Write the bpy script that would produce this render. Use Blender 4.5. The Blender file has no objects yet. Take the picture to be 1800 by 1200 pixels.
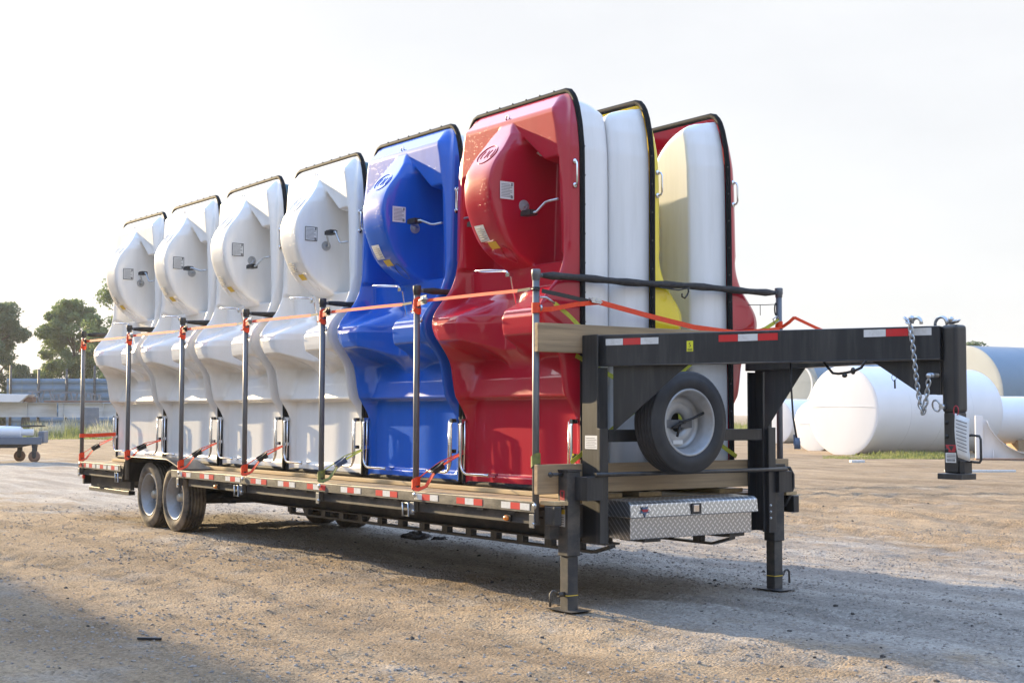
import bpy, bmesh, math, random
import numpy as np
from mathutils import Vector, Matrix
random.seed(7); np.random.seed(7)
R = math.radians
PI = math.pi

# ------------------------------------------------------------------ camera, sky, sun, exposure
scene = bpy.context.scene
COL = scene.collection
yaw, pitch, roll = 2.5163, 0.0514, 0.0023
CAM = Vector((8.0476, -7.2857, 1.4242))
fw = Vector((math.cos(pitch)*math.cos(yaw), math.cos(pitch)*math.sin(yaw), math.sin(pitch)))
rt0 = Vector((math.sin(yaw), -math.cos(yaw), 0)); up0 = rt0.cross(fw)
rt = rt0*math.cos(roll)+up0*math.sin(roll); up = up0*math.cos(roll)-rt0*math.sin(roll)
cam = bpy.data.cameras.new('camera'); cam.sensor_width = 36; cam.lens = 2441.6/1800*36
cam.clip_start = .1; cam.clip_end = 3000
camo = bpy.data.objects.new('camera', cam); COL.objects.link(camo)
camo.matrix_world = Matrix(((rt.x, up.x, -fw.x, CAM.x), (rt.y, up.y, -fw.y, CAM.y), (rt.z, up.z, -fw.z, CAM.z), (0, 0, 0, 1)))
scene.camera = camo

SUN = Vector((3.9, .66, -1)).normalized()          # direction the light travels
EL = math.asin(-SUN.z)
world = bpy.data.worlds.new('World'); scene.world = world; world.use_nodes = True
wn, wl = world.node_tree.nodes, world.node_tree.links
wn.clear()
wo = wn.new('ShaderNodeOutputWorld'); bg = wn.new('ShaderNodeBackground'); sky = wn.new('ShaderNodeTexSky')
sky.sky_type = 'NISHITA'; sky.sun_disc = False; sky.sun_elevation = EL
sky.sun_rotation = math.atan2(-SUN.x, -SUN.y)      # azimuth clockwise from +Y
sky.air_density = 1.0; sky.dust_density = 2.0; sky.ozone_density = 1.0; sky.altitude = 100
# thin bright haze: whiter towards the horizon, clearer and bluer overhead
geo = wn.new('ShaderNodeTexCoord'); sepw = wn.new('ShaderNodeSeparateXYZ'); wl.new(geo.outputs['Generated'], sepw.inputs[0])
hr = wn.new('ShaderNodeMapRange'); hr.inputs[1].default_value = .30; hr.inputs[2].default_value = .85; hr.inputs[3].default_value = .93; hr.inputs[4].default_value = .12
wl.new(sepw.outputs['Z'], hr.inputs[0])
cn = wn.new('ShaderNodeTexNoise'); cn.inputs['Scale'].default_value = 2.2; cn.inputs['Detail'].default_value = 7; cn.inputs['Roughness'].default_value = .55
cmap = wn.new('ShaderNodeMapping'); cmap.inputs['Scale'].default_value = (1, 1, 3.2); wl.new(geo.outputs['Generated'], cmap.inputs[0]); wl.new(cmap.outputs[0], cn.inputs[0])
cr = wn.new('ShaderNodeValToRGB'); cr.color_ramp.elements[0].position = .35; cr.color_ramp.elements[1].position = .68
cr.color_ramp.elements[0].color = (2.60, 2.61, 2.67, 1); cr.color_ramp.elements[1].color = (2.92, 2.92, 2.95, 1); wl.new(cn.outputs[0], cr.inputs[0])
haze = wn.new('ShaderNodeMixRGB'); wl.new(cr.outputs[0], haze.inputs[2])
blue = wn.new('ShaderNodeMixRGB'); blue.blend_type = 'MULTIPLY'; blue.inputs[2].default_value = (3.5, 3.9, 4.5, 1)
br = wn.new('ShaderNodeMapRange'); br.inputs[1].default_value = .30; br.inputs[2].default_value = .6; wl.new(sepw.outputs['Z'], br.inputs[0]); wl.new(br.outputs[0], blue.inputs[0])
wl.new(sky.outputs[0], blue.inputs[1]); wl.new(hr.outputs[0], haze.inputs[0])
wl.new(blue.outputs[0], haze.inputs[1]); wl.new(haze.outputs[0], bg.inputs[0]); wl.new(bg.outputs[0], wo.inputs[0])
bg.inputs[1].default_value = .15
sun = bpy.data.lights.new('sun', 'SUN'); sun.energy = 5.0; sun.angle = R(.6); sun.color = (1, .78, .47)
suno = bpy.data.objects.new('sun', sun); COL.objects.link(suno)
suno.rotation_euler = SUN.to_track_quat('-Z', 'Y').to_euler()
suno.location = (-30, -10, 30)
vs = scene.view_settings; vs.view_transform = 'Standard'; vs.look = 'None'; vs.exposure = 1.2; vs.gamma = 1
vs.use_curve_mapping = False

# ------------------------------------------------------------------ materials
def mat(name, col=(.5, .5, .5), rough=.5, metal=0, coat=0, noise=None, bump=None, spec=.5):
    m = bpy.data.materials.new(name); m.use_nodes = True
    nt = m.node_tree; b = nt.nodes['Principled BSDF']
    b.inputs['Base Color'].default_value = (*col, 1); b.inputs['Roughness'].default_value = rough
    b.inputs['Metallic'].default_value = metal; b.inputs['Coat Weight'].default_value = coat
    b.inputs['Coat Roughness'].default_value = .06; b.inputs['Specular IOR Level'].default_value = spec
    N, L = nt.nodes, nt.links
    tc = N.new('ShaderNodeTexCoord')
    if noise:                                   # (scale xyz, second colour, amount, low, high)
        sc, c2, amt, lo, hi = noise
        mp = N.new('ShaderNodeMapping'); mp.inputs['Scale'].default_value = sc
        L.new(tc.outputs['Object'], mp.inputs[0])
        t = N.new('ShaderNodeTexNoise'); t.inputs['Scale'].default_value = 1; t.inputs['Detail'].default_value = 8
        t.inputs['Roughness'].default_value = .65
        L.new(mp.outputs[0], t.inputs[0])
        r = N.new('ShaderNodeValToRGB'); r.color_ramp.elements[0].position = lo; r.color_ramp.elements[1].position = hi
        r.color_ramp.elements[0].color = (0, 0, 0, 1); r.color_ramp.elements[1].color = (amt, amt, amt, 1)
        L.new(t.outputs[0], r.inputs[0])
        mx = N.new('ShaderNodeMixRGB'); mx.inputs[1].default_value = (*col, 1); mx.inputs[2].default_value = (*c2, 1)
        L.new(r.outputs[0], mx.inputs[0]); L.new(mx.outputs[0], b.inputs['Base Color'])
    if bump:                                    # (scale, strength, distance)
        t2 = N.new('ShaderNodeTexNoise'); t2.inputs['Scale'].default_value = bump[0]; t2.inputs['Detail'].default_value = 6
        L.new(tc.outputs['Object'], t2.inputs[0])
        bp = N.new('ShaderNodeBump'); bp.inputs['Strength'].default_value = bump[1]; bp.inputs['Distance'].default_value = bump[2]
        L.new(t2.outputs[0], bp.inputs['Height']); L.new(bp.outputs[0], b.inputs['Normal'])
    return m

def gel(name, col, c2):
    m = mat(name, col, .3, 0, .8, ((9, 9, 1.2), c2, .55, .45, .75), None, .15)
    nt = m.node_tree; N, L = nt.nodes, nt.links; b = N['Principled BSDF']
    b.inputs['Coat Roughness'].default_value = .04
    tc = [n for n in N if n.type == 'TEX_COORD'][0]
    # dew drops: scattered rounded bumps plus very long-wave waviness of moulded glass fibre
    v = N.new('ShaderNodeTexVoronoi'); v.inputs['Scale'].default_value = 46; v.inputs['Randomness'].default_value = 1
    L.new(tc.outputs['Object'], v.inputs[0])
    r = N.new('ShaderNodeValToRGB'); r.color_ramp.elements[0].position = .06; r.color_ramp.elements[1].position = .2
    r.color_ramp.elements[0].color = (1, 1, 1, 1); r.color_ramp.elements[1].color = (0, 0, 0, 1)
    L.new(v.outputs['Distance'], r.inputs[0])
    n2 = N.new('ShaderNodeTexNoise'); n2.inputs['Scale'].default_value = 2.2; L.new(tc.outputs['Object'], n2.inputs[0])
    r2 = N.new('ShaderNodeValToRGB'); r2.color_ramp.elements[0].position = .52; r2.color_ramp.elements[1].position = .62
    L.new(n2.outputs[0], r2.inputs[0])
    mu = N.new('ShaderNodeMath'); mu.operation = 'MULTIPLY'; L.new(r.outputs[0], mu.inputs[0]); L.new(r2.outputs[0], mu.inputs[1])
    bp = N.new('ShaderNodeBump'); bp.inputs['Strength'].default_value = .6; bp.inputs['Distance'].default_value = .003
    L.new(mu.outputs[0], bp.inputs['Height'])
    n3 = N.new('ShaderNodeTexNoise'); n3.inputs['Scale'].default_value = 5; L.new(tc.outputs['Object'], n3.inputs[0])
    bp2 = N.new('ShaderNodeBump'); bp2.inputs['Strength'].default_value = .10; bp2.inputs['Distance'].default_value = .010
    L.new(n3.outputs[0], bp2.inputs['Height']); L.new(bp.outputs[0], bp2.inputs['Normal'])
    L.new(bp2.outputs[0], b.inputs['Normal']); L.new(bp2.outputs[0], b.inputs['Coat Normal'])
    return m

M = {}
M['red'] = gel('red_gelcoat', (.43, .006, .026), (.37, .007, .022))
M['blue'] = gel('blue_gelcoat', (.006, .105, .54), (.006, .085, .44))
M['white'] = gel('white_gelcoat', (.80, .79, .765), (.70, .69, .65))
M['yellow'] = gel('yellow_gelcoat', (.86, .66, .02), (.78, .58, .02))
M['hull'] = mat('white_hull', (.78, .78, .77), .3, 0, .35, ((10, 10, .8), (.60, .60, .57), .55, .42, .8))
M['teal'] = mat('teal_hull', (.015, .075, .095), .3, 0, .3, ((10, 10, 1), (.03, .10, .11), .6, .4, .8))
M['rubber'] = mat('black_rubber_edge', (.012, .012, .013), .7, 0, 0, ((30, 30, 30), (.03, .03, .03), .6, .5, .7), None, .15)
M['frame'] = mat('black_painted_steel', (.017, .018, .020), .42, 0, .15, ((14, 14, 1.3), (.06, .058, .055), .9, .46, .76), (60, .12, .004))
M['dusty'] = mat('dusty_black_steel', (.03, .03, .032), .6, 0, 0, ((4, 4, 7), (.13, .11, .085), .8, .42, .72), (40, .15, .004))
M['rail'] = mat('worn_rub_rail', (.045, .045, .045), .5, .2, 0, ((5, 6, 14), (.20, .18, .15), .9, .42, .66), (50, .15, .004))
M['galv'] = mat('galvanised_pipe', (.13, .137, .15), .5, .35, 0, ((14, 14, 5), (.2, .2, .2), .8, .4, .7))
M['foam'] = mat('black_pipe_padding', (.03, .028, .028), .85, 0, 0, ((20, 20, 20), (.07, .06, .055), .7, .45, .7), (90, .4, .006))
M['chrome'] = mat('bright_steel', (.72, .72, .73), .16, 1)
M['zinc'] = mat('zinc_steel', (.55, .58, .6), .3, .9, 0, ((40, 40, 40), (.3, .32, .36), .8, .4, .7))
M['tyre'] = mat('tyre_rubber', (.022, .023, .026), .62, 0, 0, ((8, 8, 8), (.05, .05, .052), .6, .4, .75), (70, .15, .003))
M['dirtyre'] = mat('dirty_tyre_rubber', (.04, .037, .034), .9, 0, 0, ((5, 5, 5), (.23, .18, .125), .9, .36, .62), (50, .3, .004))
M['rim'] = mat('grey_steel_rim', (.42, .43, .44), .4, .35, 0, ((9, 9, 9), (.27, .26, .24), .7, .45, .75))
M['dirtrim'] = mat('dusty_steel_rim', (.30, .31, .32), .5, .3, 0, ((9, 9, 9), (.22, .18, .14), .7, .42, .75))
M['darkrim'] = mat('dirty_wheel_disc', (.14, .14, .145), .6, .2, 0, ((9, 9, 9), (.24, .20, .15), .7, .45, .75))
M['hubm'] = mat('hub_cap', (.45, .42, .36), .5, .5, 0, ((20, 20, 20), (.3, .24, .15), .7, .4, .7))
M['orange'] = mat('orange_webbing', (.80, .062, .010), .7, 0, 0, ((40, 40, 40), (.58, .045, .01), .6, .4, .7), (300, .3, .002))
M['lime'] = mat('yellow_webbing', (.42, .42, .03), .7, 0, 0, ((40, 40, 40), (.26, .27, .03), .7, .4, .7), (300, .3, .002))
M['olive'] = mat('faded_green_webbing', (.20, .21, .05), .75, 0, 0, ((40, 40, 40), (.1, .11, .04), .7, .4, .7), (300, .3, .002))
M['black'] = mat('black_plastic', (.015, .015, .016), .45)
M['bluep'] = mat('blue_plastic', (.09, .13, .20), .45)
M['amber'] = mat('amber_lens', (.75, .22, .02), .25, 0, .5)
M['redlens'] = mat('red_lens', (.5, .01, .01), .25, 0, .5)
M['tapered'] = mat('red_tape', (.58, .018, .02), .4, 0, .3, ((20, 20, 20), (.4, .05, .04), .5, .5, .8))
M['tapewhite'] = mat('white_tape', (.66, .66, .64), .4, 0, .3, ((20, 20, 20), (.42, .40, .36), .7, .45, .75))
M['paper'] = mat('paper', (.74, .74, .72), .6, 0, 0, ((60, 60, 60), (.62, .62, .6), .5, .4, .7))
M['ink'] = mat('ink', (.03, .03, .03), .6)
M['greyink'] = mat('grey_ink', (.2, .2, .2), .6)
M['yellowtag'] = mat('yellow_tag', (.72, .70, .03), .5)
M['stick'] = mat('yellow_sticker', (.72, .5, .04), .5)
M['redink'] = mat('red_ink', (.4, .03, .04), .5)
M['tank'] = mat('white_tank_paint', (.78, .78, .79), .38, 0, .2, ((.6, .6, .25), (.68, .68, .68), .7, .4, .75))
M['tankblue'] = mat('bluegrey_tank_paint', (.11, .18, .25), .4, 0, .2, ((.5, .5, .3), (.15, .22, .29), .7, .4, .75))
M['primer'] = mat('beige_primer', (.33, .36, .36), .6, 0, 0, ((.6, .6, .6), (.27, .29, .29), .7, .4, .7))
M['beam'] = mat('pale_primed_steel', (.55, .56, .56), .5, .1, 0, ((.5, 2, 4), (.36, .35, .33), .8, .42, .7))
M['rust'] = mat('rusty_steel', (.20, .11, .07), .8, 0, 0, ((2, 2, 2), (.30, .2, .14), .8, .4, .7))
M['fence'] = mat('blue_fence_sheet', (.10, .17, .25), .6, .0, 0, ((.5, .5, 1.5), (.16, .23, .29), .7, .4, .7))
M['plastic'] = mat('white_chair_plastic', (.5, .52, .55), .5)
M['drum'] = mat('grey_drum', (.15, .18, .23), .5, .2, 0, ((3, 3, 6), (.22, .22, .24), .6, .4, .7))
M['bark'] = mat('bark', (.09, .065, .045), .9, 0, 0, ((5, 5, 1), (.15, .11, .08), .8, .4, .7))
M['wall'] = mat('shed_wall', (.10, .13, .12), .6, 0, 0, ((.4, .4, .2), (.07, .09, .085), .7, .4, .7))
M['stone'] = mat('gravel_stone', (.31, .265, .22), .9, 0, 0, ((7, 7, 7), (.20, .175, .155), 1, .42, .62))
M['clod'] = mat('dark_soil', (.05, .042, .036), .95, 0, 0, ((30, 30, 30), (.07, .06, .05), .8, .4, .7), (60, .6, .02))

def wood(name, a, b_, sc=(1.2, 26, 26)):
    m = mat(name, a, .75, 0, 0, (sc, b_, .95, .36, .66))
    nt = m.node_tree; N, L = nt.nodes, nt.links; b = N['Principled BSDF']
    mp = [n for n in N if n.type == 'MAPPING'][0]
    t = N.new('ShaderNodeTexNoise'); t.inputs['Scale'].default_value = 1; t.inputs['Detail'].default_value = 10
    L.new(mp.outputs[0], t.inputs[0])
    bp = N.new('ShaderNodeBump'); bp.inputs['Strength'].default_value = .5; bp.inputs['Distance'].default_value = .004
    L.new(t.outputs[0], bp.inputs['Height']); L.new(bp.outputs[0], b.inputs['Normal'])
    return m
M['plank'] = wood('deck_plank_pine', (.42, .30, .17), (.25, .175, .10))
M['board'] = wood('weathered_board', (.40, .28, .155), (.22, .155, .09), (26, 1.2, 26))
M['runner'] = wood('fresh_pine_runner', (.52, .38, .20), (.36, .25, .13))

def leafmat(name, c1, c2):
    m = mat(name, c1, .6)
    nt = m.node_tree; N, L = nt.nodes, nt.links; b = N['Principled BSDF']
    t = N.new('ShaderNodeTexNoise'); t.inputs['Scale'].default_value = .9; t.inputs['Detail'].default_value = 4
    g = N.new('ShaderNodeNewGeometry'); L.new(g.outputs['Position'], t.inputs[0])
    r = N.new('ShaderNodeValToRGB'); r.color_ramp.elements[0].position = .35; r.color_ramp.elements[1].position = .65
    r.color_ramp.elements[0].color = (*c1, 1); r.color_ramp.elements[1].color = (*c2, 1)
    L.new(t.outputs[0], r.inputs[0]); L.new(r.outputs[0], b.inputs['Base Color'])
    tr = N.new('ShaderNodeBsdfTranslucent'); L.new(r.outputs[0], tr.inputs[0])
    ms = N.new('ShaderNodeMixShader'); ms.inputs[0].default_value = .5
    L.new(b.outputs[0], ms.inputs[1]); L.new(tr.outputs[0], ms.inputs[2])
    L.new(ms.outputs[0], N['Material Output'].inputs[0])
    return m
M['leaf'] = leafmat('tree_leaves', (.12, .17, .06), (.19, .25, .09))
M['leafdark'] = leafmat('dark_tree_leaves', (.10, .15, .075), (.15, .20, .095))
M['grass'] = leafmat('grass_blades', (.14, .18, .05), (.27, .28, .10))
M['pale'] = leafmat('pale_seed_grass', (.45, .42, .28), (.6, .56, .42))

def diamond():
    m = mat('diamond_plate', (.62, .63, .64), .3, .9)
    nt = m.node_tree; N, L = nt.nodes, nt.links; b = N['Principled BSDF']
    tc = [n for n in N if n.type == 'TEX_COORD'][0]
    sep = N.new('ShaderNodeSeparateXYZ'); L.new(tc.outputs['Object'], sep.inputs[0])
    def mth(op, a, bb=None):
        n = N.new('ShaderNodeMath'); n.operation = op
        for i, v in enumerate((a, bb)):
            if v is None: continue
            if isinstance(v, (int, float)): n.inputs[i].default_value = v
            else: L.new(v, n.inputs[i])
        return n.outputs[0]
    P = .034
    q = mth('ADD', sep.outputs['Z'], sep.outputs['X'])
    a = mth('DIVIDE', mth('ADD', sep.outputs['Y'], q), P*1.414); c = mth('DIVIDE', mth('SUBTRACT', sep.outputs['Y'], q), P*1.414)
    par = mth('MODULO', mth('ADD', mth('FLOOR', a), mth('FLOOR', c)), 2)
    par = mth('ABSOLUTE', par)
    fa = mth('ABSOLUTE', mth('SUBTRACT', mth('FRACT', a), .5)); fc = mth('ABSOLUTE', mth('SUBTRACT', mth('FRACT', c), .5))
    def bar(x, y):      # long along x, thin along y
        s = mth('ADD', mth('POWER', mth('DIVIDE', x, .46), 2), mth('POWER', mth('DIVIDE', y, .17), 2))
        return mth('LESS_THAN', s, 1)
    h = mth('ADD', mth('MULTIPLY', bar(fa, fc), par), mth('MULTIPLY', bar(fc, fa), mth('SUBTRACT', 1, par)))
    bp = N.new('ShaderNodeBump'); bp.inputs['Strength'].default_value = 1; bp.inputs['Distance'].default_value = .004
    L.new(h, bp.inputs['Height']); L.new(bp.outputs[0], b.inputs['Normal'])
    mx = N.new('ShaderNodeMixRGB'); mx.inputs[1].default_value = (.42, .42, .42, 1); mx.inputs[2].default_value = (.78, .78, .79, 1)
    L.new(h, mx.inputs[0]); L.new(mx.outputs[0], b.inputs['Base Color'])
    return m
M['diamond'] = diamond()

def groundmat():
    m = bpy.data.materials.new('gravel_dirt'); m.use_nodes = True
    nt = m.node_tree; N, L = nt.nodes, nt.links; b = N['Principled BSDF']
    b.inputs['Roughness'].default_value = .95; b.inputs['Specular IOR Level'].default_value = .15
    g = N.new('ShaderNodeNewGeometry')
    def noise(sc, det=8, rough=.6, st=(1, 1, 1)):
        mp = N.new('ShaderNodeMapping'); mp.inputs['Scale'].default_value = st; L.new(g.outputs['Position'], mp.inputs[0])
        t = N.new('ShaderNodeTexNoise'); t.inputs['Scale'].default_value = sc; t.inputs['Detail'].default_value = det
        t.inputs['Roughness'].default_value = rough; L.new(mp.outputs[0], t.inputs[0]); return t.outputs[0]
    def ramp(src, p0, p1, c0, c1):
        r = N.new('ShaderNodeValToRGB'); r.color_ramp.elements[0].position = p0; r.color_ramp.elements[1].position = p1
        r.color_ramp.elements[0].color = (*c0, 1); r.color_ramp.elements[1].color = (*c1, 1); L.new(src, r.inputs[0]); return r.outputs[0]
    def mix(f, a, c, mode='MIX'):
        n = N.new('ShaderNodeMixRGB'); n.blend_type = mode
        for i, v in enumerate((f, a, c)):
            if isinstance(v, (int, float)): n.inputs[i].default_value = v
            elif isinstance(v, tuple): n.inputs[i].default_value = (*v, 1)
            else: L.new(v, n.inputs[i])
        return n.outputs[0]
    dirt = ramp(noise(.35, 6), .35, .65, (.285, .21, .13), (.39, .295, .19))
    dirt = mix(ramp(noise(2.3, 8, .7), .5, .72, (0, 0, 0), (.7, .7, .7)), dirt, (.27, .205, .14))
    # grey crushed stone: worked into the dirt in patches, mostly on the traffic lane round the trailer
    sep = N.new('ShaderNodeSeparateXYZ'); L.new(g.outputs['Position'], sep.inputs[0])
    mr = N.new('ShaderNodeMapRange'); mr.inputs[1].default_value = -2.0; mr.inputs[2].default_value = .3; L.new(sep.outputs['Y'], mr.inputs[0])
    mr2 = N.new('ShaderNodeMapRange'); mr2.inputs[1].default_value = 7; mr2.inputs[2].default_value = 2.5; L.new(sep.outputs['Y'], mr2.inputs[0])
    mu = N.new('ShaderNodeMath'); mu.operation = 'MULTIPLY'; L.new(mr.outputs[0], mu.inputs[0]); L.new(mr2.outputs[0], mu.inputs[1])
    pn = noise(.8, 6, .7); ad = N.new('ShaderNodeMath'); ad.operation = 'MULTIPLY_ADD'
    L.new(mu.outputs[0], ad.inputs[0]); ad.inputs[1].default_value = .36; L.new(pn, ad.inputs[2])
    patch = ramp(ad.outputs[0], .56, .78, (0, 0, 0), (.8, .8, .8))
    col = mix(patch, dirt, (.40, .37, .325))
    # pebbles
    v = N.new('ShaderNodeTexVoronoi'); v.inputs['Scale'].default_value = 55; L.new(g.outputs['Position'], v.inputs[0])
    peb = ramp(v.outputs['Color'], .1, .9, (.62, .6, .58), (1.25, 1.22, 1.2))
    col = mix(.75, col, peb, 'MULTIPLY')
    v2 = N.new('ShaderNodeTexVoronoi'); v2.inputs['Scale'].default_value = 17; L.new(g.outputs['Position'], v2.inputs[0])
    dark = ramp(noise(9, 8, .75), .60, .72, (1, 1, 1), (.42, .38, .34))
    col = mix(.7, col, dark, 'MULTIPLY')
    # tyre-packed streaks across the yard
    mpr = N.new('ShaderNodeMapping'); mpr.inputs['Rotation'].default_value = (0, 0, R(-52)); mpr.inputs['Scale'].default_value = (.22, 2.2, 1); L.new(g.outputs['Position'], mpr.inputs[0])
    tr_ = N.new('ShaderNodeTexNoise'); tr_.inputs['Scale'].default_value = 1; tr_.inputs['Detail'].default_value = 7; tr_.inputs['Roughness'].default_value = .62; tr_.inputs['Distortion'].default_value = .6
    L.new(mpr.outputs[0], tr_.inputs[0]); rut = tr_.outputs[0]
    col = mix(.8, col, ramp(rut, .38, .62, (.74, .72, .71), (1.22, 1.22, 1.22)), 'MULTIPLY')
    L.new(col, b.inputs['Base Color'])
    h1 = N.new('ShaderNodeMath'); h1.operation = 'MULTIPLY_ADD'
    L.new(v.outputs['Distance'], h1.inputs[0]); h1.inputs[1].default_value = -.55; L.new(noise(14, 10, .75), h1.inputs[2])
    bp = N.new('ShaderNodeBump'); bp.inputs['Strength'].default_value = 1; bp.inputs['Distance'].default_value = .03
    L.new(h1.outputs[0], bp.inputs['Height'])
    bp2 = N.new('ShaderNodeBump'); bp2.inputs['Strength'].default_value = .7; bp2.inputs['Distance'].default_value = .10
    L.new(rut, bp2.inputs['Height']); L.new(bp.outputs[0], bp2.inputs['Normal']); L.new(bp2.outputs[0], b.inputs['Normal'])
    return m
M['ground'] = groundmat()

# ------------------------------------------------------------------ mesh helpers
class MB:
    def __init__(s): s.v = []; s.f = []; s.sm = []
    def add(s, vs, fs, smooth=False):
        o = len(s.v); s.v += [tuple(map(float, q)) for q in vs]; s.f += [tuple(i+o for i in f) for f in fs]; s.sm += [smooth]*len(fs); return s
    def box(s, x0, x1, y0, y1, z0, z1):
        v = [(x, y, z) for x in (x0, x1) for y in (y0, y1) for z in (z0, z1)]
        return s.add(v, [(0, 1, 3, 2), (4, 6, 7, 5), (0, 4, 5, 1), (2, 3, 7, 6), (0, 2, 6, 4), (1, 5, 7, 3)])
    def obox(s, c, ax, hx, hy, hz):              # oriented box: ax = local x direction
        ax = Vector(ax).normalized(); u = Vector((0, 0, 1))
        if abs(ax.dot(u)) > .95: u = Vector((0, 1, 0))
        ay = u.cross(ax).normalized(); az = ax.cross(ay); c = Vector(c)
        v = [c+ax*i*hx+ay*j*hy+az*k*hz for i in (-1, 1) for j in (-1, 1) for k in (-1, 1)]
        return s.add(v, [(0, 1, 3, 2), (4, 6, 7, 5), (0, 4, 5, 1), (2, 3, 7, 6), (0, 2, 6, 4), (1, 5, 7, 3)])
    def tube(s, pts, r, n=10, closed=False, flat=None, caps=True):
        pts = [Vector(q) for q in pts]; m = len(pts); rs = r if isinstance(r, (list, tuple)) else [r]*m
        vs = []; ref = None
        for i, q in enumerate(pts):
            if closed: t = pts[(i+1) % m]-pts[i-1]
            else: t = pts[min(i+1, m-1)]-pts[max(i-1, 0)]
            t.normalize()
            if ref is None:
                ref = Vector((0, 0, 1)) if abs(t.z) < .9 else Vector((0, 1, 0))
            a = (ref-t*ref.dot(t)).normalized(); ref = a; b = t.cross(a)
            for k in range(n):
                th = 2*PI*k/n+PI/n
                ca, sb = math.cos(th)*rs[i], math.sin(th)*rs[i]
                if flat: ca *= flat[0]; sb *= flat[1]
                vs.append(q+a*ca+b*sb)
        fs = []
        for i in range(m if closed else m-1):
            j = (i+1) % m
            for k in range(n): fs.append((i*n+k, i*n+(k+1) % n, j*n+(k+1) % n, j*n+k))
        s.add(vs, fs, n > 5)
        if caps and not closed:
            o = len(s.v)-m*n; s.f += [tuple(o+k for k in range(n))[::-1], tuple(o+(m-1)*n+k for k in range(n))]; s.sm += [False]*2
        return s
    def lathe(s, prof, n, o, axis='x', smooth=True):      # prof: (radius, along)
        vs = []
        for r, a in prof:
            for k in range(n):
                t = 2*PI*k/n; c, d = r*math.cos(t), r*math.sin(t)
                vs.append({'x': (o[0]+a, o[1]+c, o[2]+d), 'y': (o[0]+c, o[1]+a, o[2]+d), 'z': (o[0]+c, o[1]+d, o[2]+a)}[axis])
        fs = []
        for i in range(len(prof)-1):
            for k in range(n):
                q = (i*n+k, i*n+(k+1) % n, (i+1)*n+(k+1) % n, (i+1)*n+k); fs.append(q if axis != 'y' else q[::-1])
        return s.add(vs, fs, smooth)
    def prism(s, poly, d):                        # planar polygon (list of 3D points) extruded by vector d
        n = len(poly); d = Vector(d); a = [Vector(q) for q in poly]
        vs = a+[q+d for q in a]
        fs = [tuple(range(n))[::-1], tuple(range(n, 2*n))]+[(i, (i+1) % n, n+(i+1) % n, n+i) for i in range(n)]
        return s.add(vs, fs)
    def ball(s, c, r, n=8, m=6, sq=(1, 1, 1)):
        vs = []; fs = []
        for i in range(m+1):
            p = PI*i/m
            for k in range(n): t = 2*PI*k/n; vs.append((c[0]+r*sq[0]*math.sin(p)*math.cos(t), c[1]+r*sq[1]*math.sin(p)*math.sin(t), c[2]+r*sq[2]*math.cos(p)))
        for i in range(m):
            for k in range(n): fs.append((i*n+k, (i+1)*n+k, (i+1)*n+(k+1) % n, i*n+(k+1) % n))
        return s.add(vs, fs, True)
    def mesh(s, name):
        me = bpy.data.meshes.new(name); me.from_pydata(s.v, [], s.f); me.polygons.foreach_set('use_smooth', s.sm)
        bm = bmesh.new(); bm.from_mesh(me); bmesh.ops.remove_doubles(bm, verts=bm.verts, dist=1e-5)
        bmesh.ops.recalc_face_normals(bm, faces=bm.faces); bm.to_mesh(me); bm.free(); return me
    def build(s, name, m, parent=None, bev=0, seg=2):
        return put(name, s.mesh(name), m, parent, bev, seg)

def put(name, me, m, parent=None, bev=0, seg=2):
    o = bpy.data.objects.new(name, me); COL.objects.link(o)
    m = M[m] if isinstance(m, str) else m
    if not me.materials: me.materials.append(m)
    if me.materials[0] != m: o.material_slots[0].link = 'OBJECT'; o.material_slots[0].material = m
    if parent: o.parent = parent
    if bev:
        b = o.modifiers.new('bevel', 'BEVEL'); b.width = bev; b.segments = seg; b.limit_method = 'ANGLE'; b.angle_limit = R(40)
        b.harden_normals = False
    return o
def npmesh(name, v, f, smooth=True):
    me = bpy.data.meshes.new(name); v = np.asarray(v, np.float32); f = np.asarray(f, np.int32); k = f.shape[1]
    me.vertices.add(len(v)); me.vertices.foreach_set('co', v.ravel())
    me.loops.add(f.size); me.loops.foreach_set('vertex_index', f.ravel())
    me.polygons.add(len(f)); me.polygons.foreach_set('loop_start', np.arange(0, f.size, k, dtype=np.int32))
    me.polygons.foreach_set('use_smooth', np.full(len(f), smooth))
    me.update(calc_edges=True); me.validate(); return me
def tag(o, label, cat, group=None):
    o['label'] = label; o['category'] = cat
    if group: o['group'] = group
    return o
def thing(name, loc, label, cat, group=None, rz=0):
    o = bpy.data.objects.new(name, None); COL.objects.link(o); o.location = loc; o.rotation_euler = (0, 0, rz); o.empty_display_size = .1
    return tag(o, label, cat, group)
def arc(c, r, a0, a1, n, plane='xz'):
    out = []
    for i in range(n+1):
        a = a0+(a1-a0)*i/n; u, w = r*math.cos(a), r*math.sin(a)
        out.append({'xz': (c[0]+u, c[1], c[2]+w), 'xy': (c[0]+u, c[1]+w, c[2]), 'yz': (c[0], c[1]+u, c[2]+w)}[plane])
    return out
def sstep(x, a, b):
    t = np.clip((x-a)/(b-a), 0, 1); return t*t*(3-2*t)

# value noise in numpy
_tab = np.random.RandomState(3).rand(512, 512)
def vnoise(x, y):
    xi = np.floor(x).astype(int); yi = np.floor(y).astype(int); fx = x-xi; fy = y-yi
    fx = fx*fx*(3-2*fx); fy = fy*fy*(3-2*fy)
    g = lambda a, b: _tab[a % 512, b % 512]
    return (g(xi, yi)*(1-fx)+g(xi+1, yi)*fx)*(1-fy)+(g(xi, yi+1)*(1-fx)+g(xi+1, yi+1)*fx)*fy-.5

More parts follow.
